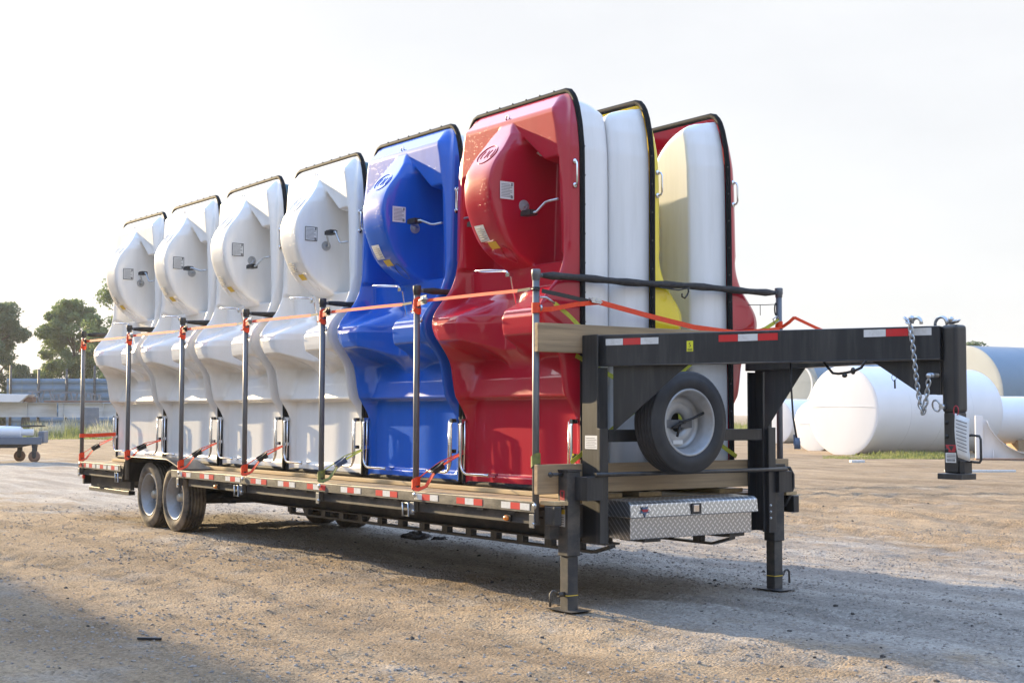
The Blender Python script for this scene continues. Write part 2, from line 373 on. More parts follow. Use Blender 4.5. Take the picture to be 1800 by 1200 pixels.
# ------------------------------------------------------------------ the ground
FWD2 = Vector((fw.x, fw.y, 0)).normalized(); RT2 = Vector((rt.x, rt.y, 0)).normalized()
def gbase(x, y):
    x = np.asarray(x, float); y = np.asarray(y, float)
    z = .09*sstep(-x, .8, 6.2)*(1-.25*np.clip(y+1.2, -1, 2.4))
    z = z*1.0
    z = z+.40*sstep(-x, 66, 78)*sstep(14-y*.35-0*x, -40, 6)      # low grassed bank at the far end of the yard
    return z
def ground_h(x, y):
    x = np.asarray(x, float); y = np.asarray(y, float)
    z = gbase(x, y)
    z = z+.030*vnoise(x*.45+3, y*.5+9)+.020*vnoise(x*1.7, y*1.9+40)+.022*vnoise(x*4.3+7, y*4.9)+.016*vnoise(x*9.5, y*10.5+3)
    # wheel ruts running past the far side of the trailer and across the yard
    s = (x*.55+y*.83); t = (x*.83-y*.55)
    far = sstep(np.abs(y-7)+0*x, 9, 5)+sstep(-x, 11, 15)
    z = z+.035*np.clip(far, 0, 1)*vnoise(s*3.2+vnoise(t*.2, s*.1)*3, t*.25)
    zz = .018*sstep(x, -3, 2)*vnoise(t*.5+20, s*3)
    # wheel tracks: paired ruts with pushed-up shoulders
    for (x0, y0, ang, bend) in ((-6, 7.2, -.10, .010), (-6, 9.4, .06, -.006), (-14, 3.5, .9, .01), (-9, -3.2, .12, .012), (-20, 14, -.35, .004), (-16, 6.0, .25, -.01)):
        tx = (x-x0)*math.cos(ang)+(y-y0)*math.sin(ang); dn = -(x-x0)*math.sin(ang)+(y-y0)*math.cos(ang)-bend*tx*tx
        for o_ in (-.95, .95):
            dq = dn-o_+.05*vnoise(tx*.7, tx*0+o_); f_ = (.5+.9*(vnoise(tx*.35+o_, tx*0+x0)+.5))*sstep(np.abs(tx), 26, 14)
            z = z-f_*(.034*np.exp(-(dq/.13)**2)-.022*np.exp(-((np.abs(dq)-.24)/.08)**2))
            z = z+f_*.007*np.exp(-(dq/.12)**2)*np.sin(tx*26)
    # keep the standing places of wheels and jacks at their level
    for (cx, cy, rr) in ((-7.6, -1.1, .9), (-6.85, -1.1, .9), (-7.6, 1.1, .9), (-6.85, 1.1, .9), (.126, -1.055, .5), (.126, 1.055, .5)):
        k = np.clip(1-((x-cx)**2+(y-cy)**2)/rr**2, 0, 1); k = np.minimum(1, 2*k); z = z*(1-k)+gbase(x, y)*k
    return z+zz*0
def axis_lines(lo, hi, step, far, grow=1.16):
    a = list(np.arange(lo, hi+1e-6, step)); d = step; b = hi
    while b < far: d *= grow; b += d; a.append(b)
    d = step; b = lo
    while b > -far: d *= grow; b -= d; a.insert(0, b)
    return np.array(a)
xs = axis_lines(-10, 6, .045, 900, 1.06); ys = axis_lines(-5, 11, .05, 900, 1.06)
X, Y = np.meshgrid(xs, ys, indexing='ij'); Z = ground_h(X, Y)
nx, ny = X.shape; idx = np.arange(nx*ny).reshape(nx, ny)
F = np.stack([idx[:-1, :-1], idx[1:, :-1], idx[1:, 1:], idx[:-1, 1:]], -1).reshape(-1, 4)
go = put('ground', npmesh('ground', np.stack([X, Y, Z], -1).reshape(-1, 3), F), 'ground'); go['kind'] = 'structure'

# loose gravel
def stones(n, xr, yr, smin, smax, dens=None):
    x = np.random.uniform(*xr, n*3); y = np.random.uniform(*yr, n*3)
    if dens is not None: k = np.random.rand(n*3) < dens(x, y); x, y = x[k], y[k]
    x, y = x[:n], y[:n]; n = len(x)
    s = smin+(smax-smin)*np.random.rand(n)**3.5
    ph = (1+5**.5)/2
    base = np.array([(-1, ph, 0), (1, ph, 0), (-1, -ph, 0), (1, -ph, 0), (0, -1, ph), (0, 1, ph), (0, -1, -ph), (0, 1, -ph), (ph, 0, -1), (ph, 0, 1), (-ph, 0, -1), (-ph, 0, 1)])/1.9
    t = np.array([(0, 11, 5), (0, 5, 1), (0, 1, 7), (0, 7, 10), (0, 10, 11), (1, 5, 9), (5, 11, 4), (11, 10, 2), (10, 7, 6), (7, 1, 8), (3, 9, 4), (3, 4, 2), (3, 2, 6), (3, 6, 8), (3, 8, 9), (4, 9, 5), (2, 4, 11), (6, 2, 10), (8, 6, 7), (9, 8, 1)])
    P = base[None]*(1+.5*(np.random.rand(n, 12, 1)-.5))*np.stack([s, s*np.random.uniform(.6, 1, n), s*np.random.uniform(.4, .8, n)], -1)[:, None]
    P += (np.random.rand(n, 12, 3)-.5)*s[:, None, None]*.3
    a = np.random.rand(n)*6.28; c, d = np.cos(a)[:, None], np.sin(a)[:, None]
    px = P[..., 0]*c-P[..., 1]*d; py = P[..., 0]*d+P[..., 1]*c
    V = np.stack([px+x[:, None], py+y[:, None], P[..., 2]+(ground_h(x, y)+s*.1)[:, None]], -1).reshape(-1, 3)
    return V, (t[None]+(np.arange(n)*12)[:, None, None]).reshape(-1, 3)
def dens(x, y):
    d = np.hypot(x-CAM.x, y-CAM.y)
    k = (x < CAM.x-1.5)
    band = np.exp(-((y-.6)/1.6)**2)
    return np.where(k, np.clip(1.2-d/22, .12, 1)*(.25+.75*band+.5*(vnoise(x*.8, y*.8) > .12)), 0)
V, Fs = stones(60000, (-12, 7), (-5.5, 7.5), .003, .016, dens)
gr = put('loose_gravel', npmesh('loose_gravel', V, Fs, False), 'stone'); gr['kind'] = 'stuff'
tag(gr, 'loose grey gravel scattered over the dirt yard round the trailer', 'gravel')
V, Fs = stones(1600, (-16, 7), (-5.5, 11), .005, .022, dens)
cl = put('dirt_crumbs', npmesh('dirt_crumbs', V, Fs, False), 'clod'); cl['kind'] = 'stuff'
tag(cl, 'dark crumbs of soil scattered over the dirt yard', 'soil')

# ------------------------------------------------------------------ pedal boats
ZB = .845; LB = 3.875-ZB; HB = .78; PITCH = 1.622; XC0 = -.795
def half(z):
    return np.interp(z, [0, 3.2, 3.42, 3.60, 3.72, 3.79, 3.835, 3.862, 3.875], [HB, HB, .775, .752, .722, .695, .665, .635, .59])
Gz = [.8, 1.33, 1.40, 1.474, 1.558, 1.638, 1.825, 1.964, 2.05, 2.13, 2.20, 2.26, 2.316, 2.439, 2.55, 2.70, 2.9, 3.3, 3.5, 3.65, 3.78, 3.9]
Gw = [0, .0, .025, .07, .135, .155, .19, .265, .335, .365, .36, .33, .285, .18, .14, .122, .118, .112, .098, .072, .03, 0]
Cz = [.8, .915, .93, 1.535, 1.552, 1.56, 1.70, 1.84, 1.90, 2.40, 2.59, 2.62, 3.35, 3.70, 3.735, 3.875]
Cw = [0, .0, -.036, -.036, .05, .055, .012, -.055, -.075, .012, .015, .095, .125, .135, .128, .0]
Hz = [2.50, 2.575, 2.62, 2.69, 2.77, 2.88, 3.02, 3.12, 3.22, 3.30, 3.38, 3.46, 3.54, 3.62, 3.69, 3.74]
Hw = [-.1, .04, .13, .225, .30, .36, .415, .43, .43, .41, .37, .305, .24, .185, .14, .10]
def smooth_tab(zs, ws, sg):
    zf = np.linspace(zs[0]-.3, zs[-1]+.3, 2400); wf = np.interp(zf, zs, ws); dz = zf[1]-zf[0]; k = np.arange(-int(3*sg/dz), int(3*sg/dz)+1)*dz; g = np.exp(-.5*(k/sg)**2); g /= g.sum()
    wp = np.pad(wf, len(k)//2, mode='edge'); return zf, np.convolve(wp, g, 'valid')
Gz, Gw = smooth_tab(Gz, Gw, .025); Hz, Hw = smooth_tab(Hz, Hw, .035)
def deck_w(u, z):
    au = np.abs(u); h = half(z); e = h-au
    G = np.interp(z, Gz, Gw); I = np.interp(z, Cz, Cw)
    # two seat backs with a scooped valley between them; the lip drops towards the middle
    v = 1-sstep(np.abs(u+.05), .06, .33)
    zl = 2.005-.085*v; amp = .358*(1-v)+.045*v
    top = np.interp(z, [1.88, 2.0, 2.06, 2.14, 2.20, 2.33, 2.40], [.90, .94, .98, 1, .92, .18, 0])
    st = np.clip((z-(zl-.15))/.155, 0, 1)**1.2
    I = np.where((z > 1.7) & (z < 2.42), I*(1-st)+(.012+amp*top)*st, I)
    lo = np.interp(z, [1.5, 1.6, 1.93, 2.05], [.05, .03, .03, .06]); hi = np.interp(z, [1.5, 1.6, 1.93, 2.05], [.11, .20, .20, .14])
    m = sstep(e, lo, hi)
    w = G*(1-m)+I*m
    k = np.interp(z, [2.45, 2.7], [0, 1])
    w = w*((1-k)*sstep(e, .008, .055)+k*(.82*sstep(e, .003, .026)+.18*sstep(e, .02, .10)))
    # foot wells
    zt = 3.345+.20*np.clip((.47-au)/.24, 0, 1)
    wm = sstep(au, .19, .215)*(1-sstep(au, .605, .655))
    tz = sstep(zt-z, -.02, .05+.10*np.clip((.47-au)/.24, 0, 1))*sstep(z, 2.575, 2.60)
    w = w*(1-wm*tz)+(-.19-.03*(z-3))*wm*tz
    # paddle wheel housing
    hw = np.interp(z, [2.4, 3.46, 3.6, 3.70, 3.75], [.183, .183, .15, .07, .02])
    hm = 1-sstep(au, hw-.012, hw+.02)
    H = np.interp(z, Hz, Hw)-.010*np.clip(au/.18, 0, 1)**4
    ok = (z > 2.52) & (z < 3.74)
    w = np.where(ok & (H > w), w*(1-hm)+H*hm, w)
    return w
def blur(w, n):
    for _ in range(n):
        for ax in (0, 1):
            p = np.pad(w, [(1, 1) if i == ax else (0, 0) for i in (0, 1)], mode='edge')
            sl = lambda a, b: p[a:b or None, :] if ax == 0 else p[:, a:b or None]
            w = sl(0, -2)*.25+sl(1, -1)*.5+sl(2, 0)*.25
    return w
NU, NV = 177, 331
a_ = np.linspace(-1, 1, NU); zv = ZB+LB*np.linspace(0, 1, NV)
A, ZZ = np.meshgrid(a_, zv, indexing='ij'); U = A*half(ZZ)
Wd = deck_w(U, ZZ); Wd0 = Wd.copy(); pass
Wd[0] = Wd[-1] = 0
idx = np.arange(NU*NV).reshape(NU, NV)
F = np.stack([idx[:-1, :-1], idx[1:, :-1], idx[1:, 1:], idx[:-1, 1:]], -1).reshape(-1, 4)
ME_DECK = npmesh('deck_shell', np.stack([U, -Wd, ZZ-ZB], -1).reshape(-1, 3), F)
def wat(u, z):
    return float(deck_w(np.array([u]), np.array([z]))[0])
# hull behind the rim
nh, nvh = 91, 161
a2 = np.linspace(-1, 1, nh); z2 = .0+LB*np.linspace(0, 1, nvh)
A2, Z2 = np.meshgrid(a2, z2, indexing='ij'); zabs = Z2+ZB
hh = half(zabs)-.035
ang = A2*PI/2*1.0
prof = np.clip((1-np.abs(A2)**1)/.12, 0, 1)**.55
edge = np.sign(A2)*np.minimum(1, np.abs(A2)*1.07)
UU = edge*hh*(1-.03*prof)
aU = np.abs(UU); q_ = np.clip((.735-aU)/.50, 0, 1)
ztop = 3.44+.375*np.sqrt(1-q_**2)
D = .335*np.sqrt(np.clip((ztop-zabs)/.11, 0, 1)*(2-np.clip((ztop-zabs)/.11, 0, 1)))*np.clip((zabs-.852)/.06, 0, 1)**.5
tun = .10*np.exp(-(aU/.30)**6)*sstep(zabs, .85, 1.2)*sstep(3.2-zabs, 0, .25)      # tunnel between the two runners
DD = (D-tun*(D > .11))*prof
idx = np.arange(nh*nvh).reshape(nh, nvh)
F = np.stack([idx[:-1, :-1], idx[:-1, 1:], idx[1:, 1:], idx[1:, :-1]], -1).reshape(-1, 4)
keep = DD.ravel()[F].max(1) > .004
ME_HULL = npmesh('hull', np.stack([UU, DD+.004, Z2], -1).reshape(-1, 3), F[keep])
# black rim all round
def outline():
    zl = [ZB]+list(np.linspace(1.2, 3.3, 8))+list(np.linspace(3.4, 3.862, 14))
    r = [(half(z), z) for z in zl]; L_ = [(-u, z) for u, z in r][::-1]
    top = [(u, 3.875) for u in np.linspace(.59, -.59, 9)]
    return r+top+L_+[(u, ZB) for u in np.linspace(-.7, .7, 7)]
rimp = outline()
rimb = MB()
pts = [Vector((u*1.004, 0, z-ZB)) for u, z in rimp]
rimb.tube(pts, .021, 8, closed=True, flat=(1, 1.15))
ME_RIM = rimb.mesh('rub_rail')
rv = MB()
for i, (u, z) in enumerate(rimp):
    pass
for s in (-1, 1):
    for z in np.arange(1.0, 3.6, .22): rv.ball((s*(half(z)+.016), .012, z-ZB), .008, 6, 4)
for u in np.arange(-.45, .5, .18): rv.ball((u, -.012, 3.897-ZB), .008, 6, 4)
ME_RIVET = rv.mesh('rivets')
# handles, rails, pedals ...
def grab(s):
    m = MB(); z0, z1 = 3.12-ZB, 3.30-ZB
    p0 = Vector((s*.776, -.062, z0)); p1 = Vector((s*.776, -.062, z1)); o = Vector((s*.036, -.012, 0))
    m.tube([p0, p0+o*.7+Vector((0, 0, .004)), p0+o+Vector((0, 0, .025)), p1+o-Vector((0, 0, .025)), p1+o*.7-Vector((0, 0, .004)), p1], .0075, 8)
    for q in (p0, p1): m.ball(q, .021, 10, 6, (.35, 1, 1.0))
    return m.mesh('grab_handle')
ME_GRAB = [grab(-1), grab(1)]
def stern_rail(s):
    m = MB(); w = -.035; u0 = s*.735; zt = 1.36-ZB; zb_ = .925-ZB
    path = [(u0, .0, zt), (u0, w-.02, zt-.005), (u0, w-.035, zt-.03), (u0, w-.035, zb_+.12)]
    path += [(s*(.735-.10*(1-math.cos(a))), w-.035, zb_+.10-.10*math.sin(a)+.0) for a in np.linspace(.1, PI/2, 7)]
    path += [(s*.40, w-.035, zb_), (s*.36, w-.03, zb_), (s*.345, .03, zb_)]
    m.tube(path, .0115, 8)
    m.tube([(s*.69, w-.02, zt+.0), (s*.69, w-.03, zt-.4)], .008, 6)
    for q in ((u0, w-.02, zt), (s*.352, w-.012, zb_), (u0, w-.02, zb_+.18)): m.box(q[0]-.016, q[0]+.016, q[1]-.018, q[1]+.03, q[2]-.016, q[2]+.016)
    return m.mesh('stern_rail')
ME_SRAIL = [stern_rail(-1), stern_rail(1)]
def crank(s, ph):
    hub = MB(); c = Vector((s*.20, -.11, 3.03-ZB))
    hub.lathe([(0, s*.010), (.018, s*.010), (.02, s*.004), (.046, s*.003), (.048, -s*.006)], 18, c, 'x', False)
    arm = MB(); d = Vector((0, -math.sin(ph), math.cos(ph)))*.115
    arm.tube([c, c+Vector((s*.05, 0, 0)), c+Vector((s*.06, 0, 0))+d*.15, c+Vector((s*.075, 0, 0))+d, c+Vector((s*.26, 0, 0))+d, c+Vector((s*.275, 0, 0))+d*.1, c+Vector((s*.31, 0, 0)), c+Vector((s*.43, 0, 0))], .0095, 8)
    ped = MB(); q = c+Vector((s*.165, 0, 0))+d
    ped.obox(q, (1, 0, 0), .062, .036, .018)
    ped.obox(q+Vector((0, 0, .021)), (1, 0, 0), .05, .03, .004)
    return hub.mesh('crank_hub'), arm.mesh('pedal_crank'), ped.mesh('pedal')
CR = {ph: {s: crank(s, ph) for s in (-1, 1)} for ph in (.35, 1.3, 2.4)}
# steering loop
m = MB(); m.tube([(-.06+.20*math.cos(a), -.24+.085*math.sin(a), 2.535-ZB-.012*math.cos(a)) for a in np.linspace(0, 2*PI, 28, endpoint=False)], .0065, 6, closed=True)
m.tube([(.14, -.24, 2.52-ZB), (.15, -.20, 2.47-ZB), (.155, -.16, 2.27-ZB)], .008, 8)
m.box(.125, .175, -.235, -.195, 2.475-ZB, 2.505-ZB)
ME_STEER = m.mesh('steering_loop')
m = MB(); wb = -wat(.0, 3.76)
m.tube([(-.022, wb+.01, 3.735-ZB)]+[(.022*math.cos(a), wb-.022, 3.745-ZB+.03*math.sin(a)) for a in np.linspace(PI, 0, 8)]+[(.022, wb+.01, 3.735-ZB)], .0055, 6)
ME_EYE = m.mesh('bow_eye')
# printed placard on the housing side, stickers round the wheel, oval emblem
m = MB(); m.box(.190, .1925, -.335, -.205, 3.07-ZB, 3.205-ZB); ME_PLAC = m.mesh('placard')
m = MB()
for i in range(9):
    z = 3.185-ZB-i*.012; y1 = -.222-(.0 if i % 3 else .02); m.box(.1926, .1932, -.325, y1, z-.0022, z+.0022)
m.box(.1926, .1932, -.235, -.215, 3.078-ZB, 3.10-ZB); m.box(.1926, .1932, -.232, -.216, 3.175-ZB, 3.198-ZB)
ME_PLTX = m.mesh('print')
m = MB()
for (y0, y1, z0, z1) in ((-.335, -.205, 3.199, 3.205), (-.335, -.205, 3.07, 3.076), (-.335, -.330, 3.07, 3.205), (-.210, -.205, 3.07, 3.205)):
    m.box(.1926, .1936, y0, y1, z0-ZB, z1-ZB)
ME_PLBD = m.mesh('placard_border')
def hpatch(u0, u1, z0, z1, off=.003, n=8):
    m = MB(); vs = []; fs = []
    for i in range(n+1):
        z = z0+(z1-z0)*i/n; w = float(np.interp(z, Hz, Hw))+off
        vs += [(u0, -w, z-ZB), (u1, -w, z-ZB)]
    for i in range(n): fs.append((2*i, 2*i+1, 2*i+3, 2*i+2))
    m.add(vs, fs, True); me = m.mesh('sticker'); return me
ME_ST1 = hpatch(-.12, .005, 2.765, 2.885, .004); ME_ST2 = hpatch(-.045, .065, 2.705, 2.755, .004)
m = MB()
for z in np.arange(2.785, 2.875, .016):
    w = float(np.interp(z, Hz, Hw))+.006; m.box(-.105, -.01-(.03 if int(z*1000) % 3 == 0 else 0), -w-.001, -w+.001, z-ZB-.003, z-ZB+.003)
ME_STTX = m.mesh('print')
m = MB()
def epts(ru, rz, k=26): return [(ru*math.cos(a), -(float(np.interp(3.44+rz*math.sin(a), Hz, Hw))+.003), 3.44-ZB+rz*math.sin(a)) for a in np.linspace(0, 2*PI, k, endpoint=False)]
m.tube(epts(.115, .075), .0032, 6, closed=True)
for k, uu in enumerate((-.06, -.015, .03, .07)):
    pz = [3.41, 3.44, 3.475]; pu = [uu, uu+(.012 if k % 2 else -.012), uu+.006]
    m.tube([(a, -(float(np.interp(z, Hz, Hw))+.002), z-ZB) for a, z in zip(pu, pz)], .0032, 6)
ME_EMB = m.mesh('oval_emblem')
m = MB()
for u in (-.105, .03):
    for z in (1.35, 1.13, .965): m.ball((u, .05-.004, z-ZB), .010, 8, 5, (1, .6, 1))
ME_BOLT = m.mesh('bolts')
m = MB()   # rope loop tied below the wheel
m.tube([(.10+.055*math.cos(a), -(float(np.interp(2.655+.05*math.sin(a), Hz, Hw))+.012), 2.655-ZB+.06*math.sin(a)) for a in np.linspace(0, 2*PI, 20, endpoint=False)], .003, 5, closed=True)
ME_CORD = m.mesh('cord_loop')

def boat(i, row, colour, hull, label, group, detail=True):
    y = (-.82, -.135, .725)[row]; rz = 0 if row == 0 else PI
    t = thing('pedal_boat', (XC0-PITCH*i, y, ZB), label, 'pedal boat', group, rz)
    t.rotation_euler = (random.uniform(-.006, .006), random.uniform(-.006, .006), rz+random.uniform(-.010, .010))
    put('deck_shell', ME_DECK, colour, t); put('hull', ME_HULL, hull, t); put('rub_rail', ME_RIM, 'rubber', t)
    vis = row == 0
    if i == 0 or vis:
        rr = put('rivets', ME_RIVET, 'dusty', t); rr['kind'] = 'stuff'
        for s in (0, 1): put('grab_handle', ME_GRAB[s], 'chrome', t)
    if vis:
        for s in (0, 1): put('stern_rail', ME_SRAIL[s], 'chrome', t)
        ph = (1.3, 2.4, .35)[(i*2+1) % 3]
        for s in (-1, 1):
            a, b, c = CR[ph][s]
            ar = put('pedal_crank', b, 'zinc', t); put('crank_hub', a, 'rim', ar); put('pedal', c, 'black', ar)
        put('steering_loop', ME_STEER, 'chrome', t); put('bow_eye', ME_EYE, 'zinc', t)
        p = put('placard', ME_PLAC, 'paper', t); put('print', ME_PLTX, 'greyink', p)
        if colour == 'white': put('placard_border', ME_PLBD, 'ink', p)
        p = put('sticker', ME_ST1, 'paper', t); put('print', ME_STTX, 'greyink', p); put('sticker', ME_ST2, 'stick', t)
        put('oval_emblem', ME_EMB, colour, t); bo = put('bolts', ME_BOLT, 'zinc', t); bo['kind'] = 'stuff'
        put('cord_loop', ME_CORD, 'redink' if colour == 'red' else ('bluep' if colour == 'blue' else 'paper'), t)
    return t
nth = ['first', 'second', 'third', 'fourth', 'fifth', 'sixth']
boat(0, 0, 'red', 'hull', 'glossy red pedal boat on its stern, seats facing out, beside the blue one', 'pedal boats stood on end along the trailer')
boat(1, 0, 'blue', 'hull', 'glossy blue pedal boat on its stern between the red and the white boats', 'pedal boats stood on end along the trailer')
wl_ = ['white pedal boat on its stern directly beside the blue boat', 'white pedal boat on its stern, second one along from the blue boat',
       'white pedal boat on its stern, third from the blue boat, ahead of the fender', 'white pedal boat on its stern at the tail end of the trailer']
for i in range(4): boat(i+2, 0, 'white', 'teal', wl_[i], 'pedal boats stood on end along the trailer')
boat(0, 1, 'yellow', 'hull', 'yellow-decked pedal boat seen edge on, white hull back to back with red boat', 'inner rows of pedal boats')
boat(0, 2, 'red', 'hull', 'red-decked pedal boat in the far row, white hull turned to the yellow boat', 'inner rows of pedal boats')
for r in (1, 2):
    for i in range(1, 6):
        boat(i, r, 'white', 'teal', 'white pedal boat hidden in the %s row, %s behind the gooseneck' % (('middle', 'far')[r-1], nth[i]), 'inner rows of pedal boats', False)

# ------------------------------------------------------------------ gooseneck trailer
TR = thing('gooseneck_trailer', (0, 0, 0), 'long black flatbed gooseneck trailer loaded with upright pedal boats', 'trailer')
DZ = .785; XR = -9.83; YE = 1.29
ncl = 15; wpl = 2.44/ncl
for k in range(ncl):
    y0 = -1.22+k*wpl
    for xa, xb_ in (((XR+.02, -8.31), (-6.34, -.005)) if k in (0, 1, ncl-2, ncl-1) else ((XR+.02, -.005),)):
        MB().box(xa, xb_, y0+.004, y0+wpl-.004, DZ-.04, DZ+random.uniform(-.003, .003)).build('deck_plank', 'plank', TR, .004)
for k, (a, b) in enumerate(((-.90, -.70), (-.60, -.42), (-.25, -.02), (.60, .86))):
    MB().box(XR+.15, -.03, a, b, DZ+.004, DZ+.038).build('timber_runner', 'runner', TR, .004)
def rail(x0, x1, s, name='rub_rail'):
    y = s*YE
    MB().box(x0, x1, min(y, y-s*.012), max(y, y-s*.012), .708, .788).build(name, 'rail', TR, .003)
for s in (-1, 1):
    rail(XR, -8.30, s); rail(-6.72, .02, s)
    for xa, xb_ in ((XR, -8.31), (-6.34, -.01)): MB().box(xa, xb_, min(s*1.222, s*1.245), max(s*1.222, s*1.245), .62, .782).build('side_channel', 'dusty', TR, .003)
    b = MB(); y = s*.62                                            # main I-beam
    b.box(XR+.05, .09, y-.006, y+.006, .465, .685).box(XR+.05, .09, y-.075, y+.075, .685, .70).box(XR+.05, .09, y-.075, y+.075, .45, .465)
    b.build('main_beam', 'dusty', TR, .002)
    MB().box(-5.1, -.12, y-.03, y+.03, .372, .392).build('truss_chord', 'frame', TR)
    MB().prism([(-.12, y-.03, .372), (-.12, y-.03, .392), (.09, y-.03, .45), (.09, y-.03, .43)], (0, .06, 0)).build('truss_chord', 'frame', TR)
    for x in np.arange(-.28, -5.1, -.37):
        MB().box(x-.055, x+.03, y-.028, y+.028, .392, .45).build('truss_post', 'frame', TR)
for k in range(24):
    x = XR+.12+k*.41
    yc = .80 if -8.35 < x < -6.3 else 1.221; MB().box(x-.03, x+.03, -yc, yc, .702, .744).build('cross_member', 'dusty', TR)
    for s in (-1, 1):
        if -8.4 < x < -6.6: continue
        y = s*1.2475; y2 = s*1.2765
        MB().box(x-.04, x+.04, min(y, y2), max(y, y2), .69, .765).build('stake_pocket', 'rail', TR, .002)
# front header beam with its plank
MB().box(.02, .088, -1.20, 1.20, .52, .76).build('front_header', 'dusty', TR, .004)
for s in (-1, 1):
    MB().box(.092, .215, min(s*1.255, s*1.19), max(s*1.255, s*1.19), .625, .762).build('header_box', 'frame', TR, .008)
    MB().box(.03, .20, min(s*1.245, s*1.12), max(s*1.245, s*1.12), .766, .795).build('header_plank', 'runner', TR, .004)
MB().box(XR-.02, XR+.03, -1.22, 1.22, .50, .70).build('rear_bumper', 'frame', TR, .004)
b = MB().box(-9.66, -8.25, -1.20, -1.12, .425, .475); b.build('rear_step_bar', 'frame', TR, .004)
MB().box(-9.66, -8.25, 1.12, 1.20, .425, .475).build('rear_step_bar', 'frame', TR, .004)
MB().box(-9.7, -8.3, -1.16, -1.11, .48, .70).build('rear_skirt', 'dusty', TR, .003)
MB().box(-9.70, -9.62, -.6, -.5, .47, .70).build('bumper_hanger', 'frame', TR)
for s in (-1, 1):
    m = MB(); m.lathe([(0, -.012), (.025, -.01), (.03, 0), (.03, .01)], 14, (XR-.005, s*1.235, .745), 'x'); m.build('tail_marker', 'redlens', TR)
    m = MB(); m.lathe([(0, s*.012), (.03, s*.01), (.035, 0), (.035, -s*.01)], 14, (XR+.05, s*1.235, .60), 'y'); m.build('tail_marker', 'redlens', TR)
# fenders
for s in (-1, 1):
    prof = [(-8.30, .60), (-8.22, .83), (-8.12, .885), (-8.05, .90), (-6.92, .90), (-6.82, .885), (-6.46, .80), (-6.36, .72)]
    y0, y1 = sorted((s*1.275, s*.932)); m = MB()
    out = [(x, y0, z) for x, z in prof]; inn = [(x+(.012 if i < 3 else (-.012 if i > 4 else 0)), y0, z-.012) for i, (x, z) in enumerate(prof)]
    m.prism(out+inn[::-1], (0, y1-y0, 0)); m.build('fender', 'frame', TR, .003)
    MB().box(-8.28, -6.86, min(s*.915, s*.93), max(s*.915, s*.93), .60, .885).build('fender_back', 'dusty', TR)
# wheels
def wheel_meshes(rad, rr, wid, groove=5, block=False):
    h = wid/2; n = 56
    p = [(rr-.012, -h*.72), (rr+.004, -h*.86), (rr+.03, -h*.97), ((rad+rr)/2, -h*1.03), (rad-.045, -h*.95), (rad-.016, -h*.86)]
    tread = []; k = groove*2+1; w = h*.82
    for i in range(k):
        a = -w+2*w*i/k; b_ = -w+2*w*(i+1)/k; r = rad if i % 2 == 0 else rad-.011
        tread += [(r, a), (r, b_)]
    p += tread+[(q[0], -q[1]) for q in p[::-1]]
    t = MB(); t.lathe(p, n, (0, 0, 0), 'x', True)
    return t.mesh('tyre')
def rim_mesh(rr, wid, dish, disc=False):           # outer face at +x; dish = how far the disc is set back
    h = wid/2*.86; m = MB()
    if disc: pr = [(rr-.050, h-dish*.8), (rr-.06, h-dish-.004), (rr*.62, h-dish+.016), (rr*.5, h-dish+.016), (.075, h-dish+.008), (.07, h-dish-.02)]
    else: pr = [(rr-.008, -h*.8), (rr+.006, -h*.8), (rr+.010, h), (rr+.002, h+.006), (rr-.010, h), (rr-.016, h-.03), (rr-.035, h-.045), (rr-.045, h-dish*.8), (rr-.055, h-dish-.02)]
    m.lathe(pr, 48, (0, 0, 0), 'x'); return m.mesh('wheel_disc' if disc else 'rim')
T_ME = wheel_meshes(.376, .245, .225); RIM_ME = rim_mesh(.24, .225, .135); T2_ME = wheel_meshes(.376, .245, .255); RIM2_ME = rim_mesh(.24, .255, .15); DISC_ME = rim_mesh(.24, .225, .135, True); DISC2_ME = rim_mesh(.24, .255, .15, True)
for me in (T_ME, T2_ME):
    me.polygons.foreach_set('use_smooth', [True]*len(me.polygons))
hubb = MB(); hubb.lathe([(0, .115), (.035, .115), (.046, .10), (.05, .03), (.066, .02), (.07, -.06)], 20, (0, 0, 0), 'x'); HUB_ME = hubb.mesh('hub')
nut = MB()
for k in range(8):
    a = 2*PI*k/8; nut.lathe([(0, .03), (.013, .03), (.013, -.02)], 6, (0, .105*math.cos(a), .105*math.sin(a)), 'x', False)
NUT_ME = nut.mesh('lug_nuts')
for s in (-1, 1):
    for x in (-7.63, -6.86):
        gz = .092 if s < 0 else .04
        for yy, outer in ((1.075, True),):
            w = put('wheel', T2_ME, 'dirtyre', TR); w.location = (x, s*yy, gz+.374); w.rotation_euler = (random.random()*.0, 0, (-PI/2 if s < 0 else PI/2))

            r_ = put('rim', RIM2_ME, 'dirtrim', w)
            put('wheel_disc', DISC2_ME, 'darkrim', w)
            if outer:
                h = put('hub', HUB_ME, 'hubm', w); h.location.x = -.04
                nn = put('lug_nuts', NUT_ME, 'hubm', w); nn.location.x = -.03; nn['kind'] = 'stuff'
for x in (-7.63, -6.86):
    m = MB(); m.tube([(x, -.95, .45), (x, .95, .42)], .06, 12); m.build('axle', 'dusty', TR)
    MB().box(x-.3, x+.3, -.66, -.58, .40, .445).build('leaf_spring', 'dusty', TR); MB().box(x-.3, x+.3, .58, .66, .38, .445).build('leaf_spring', 'dusty', TR)
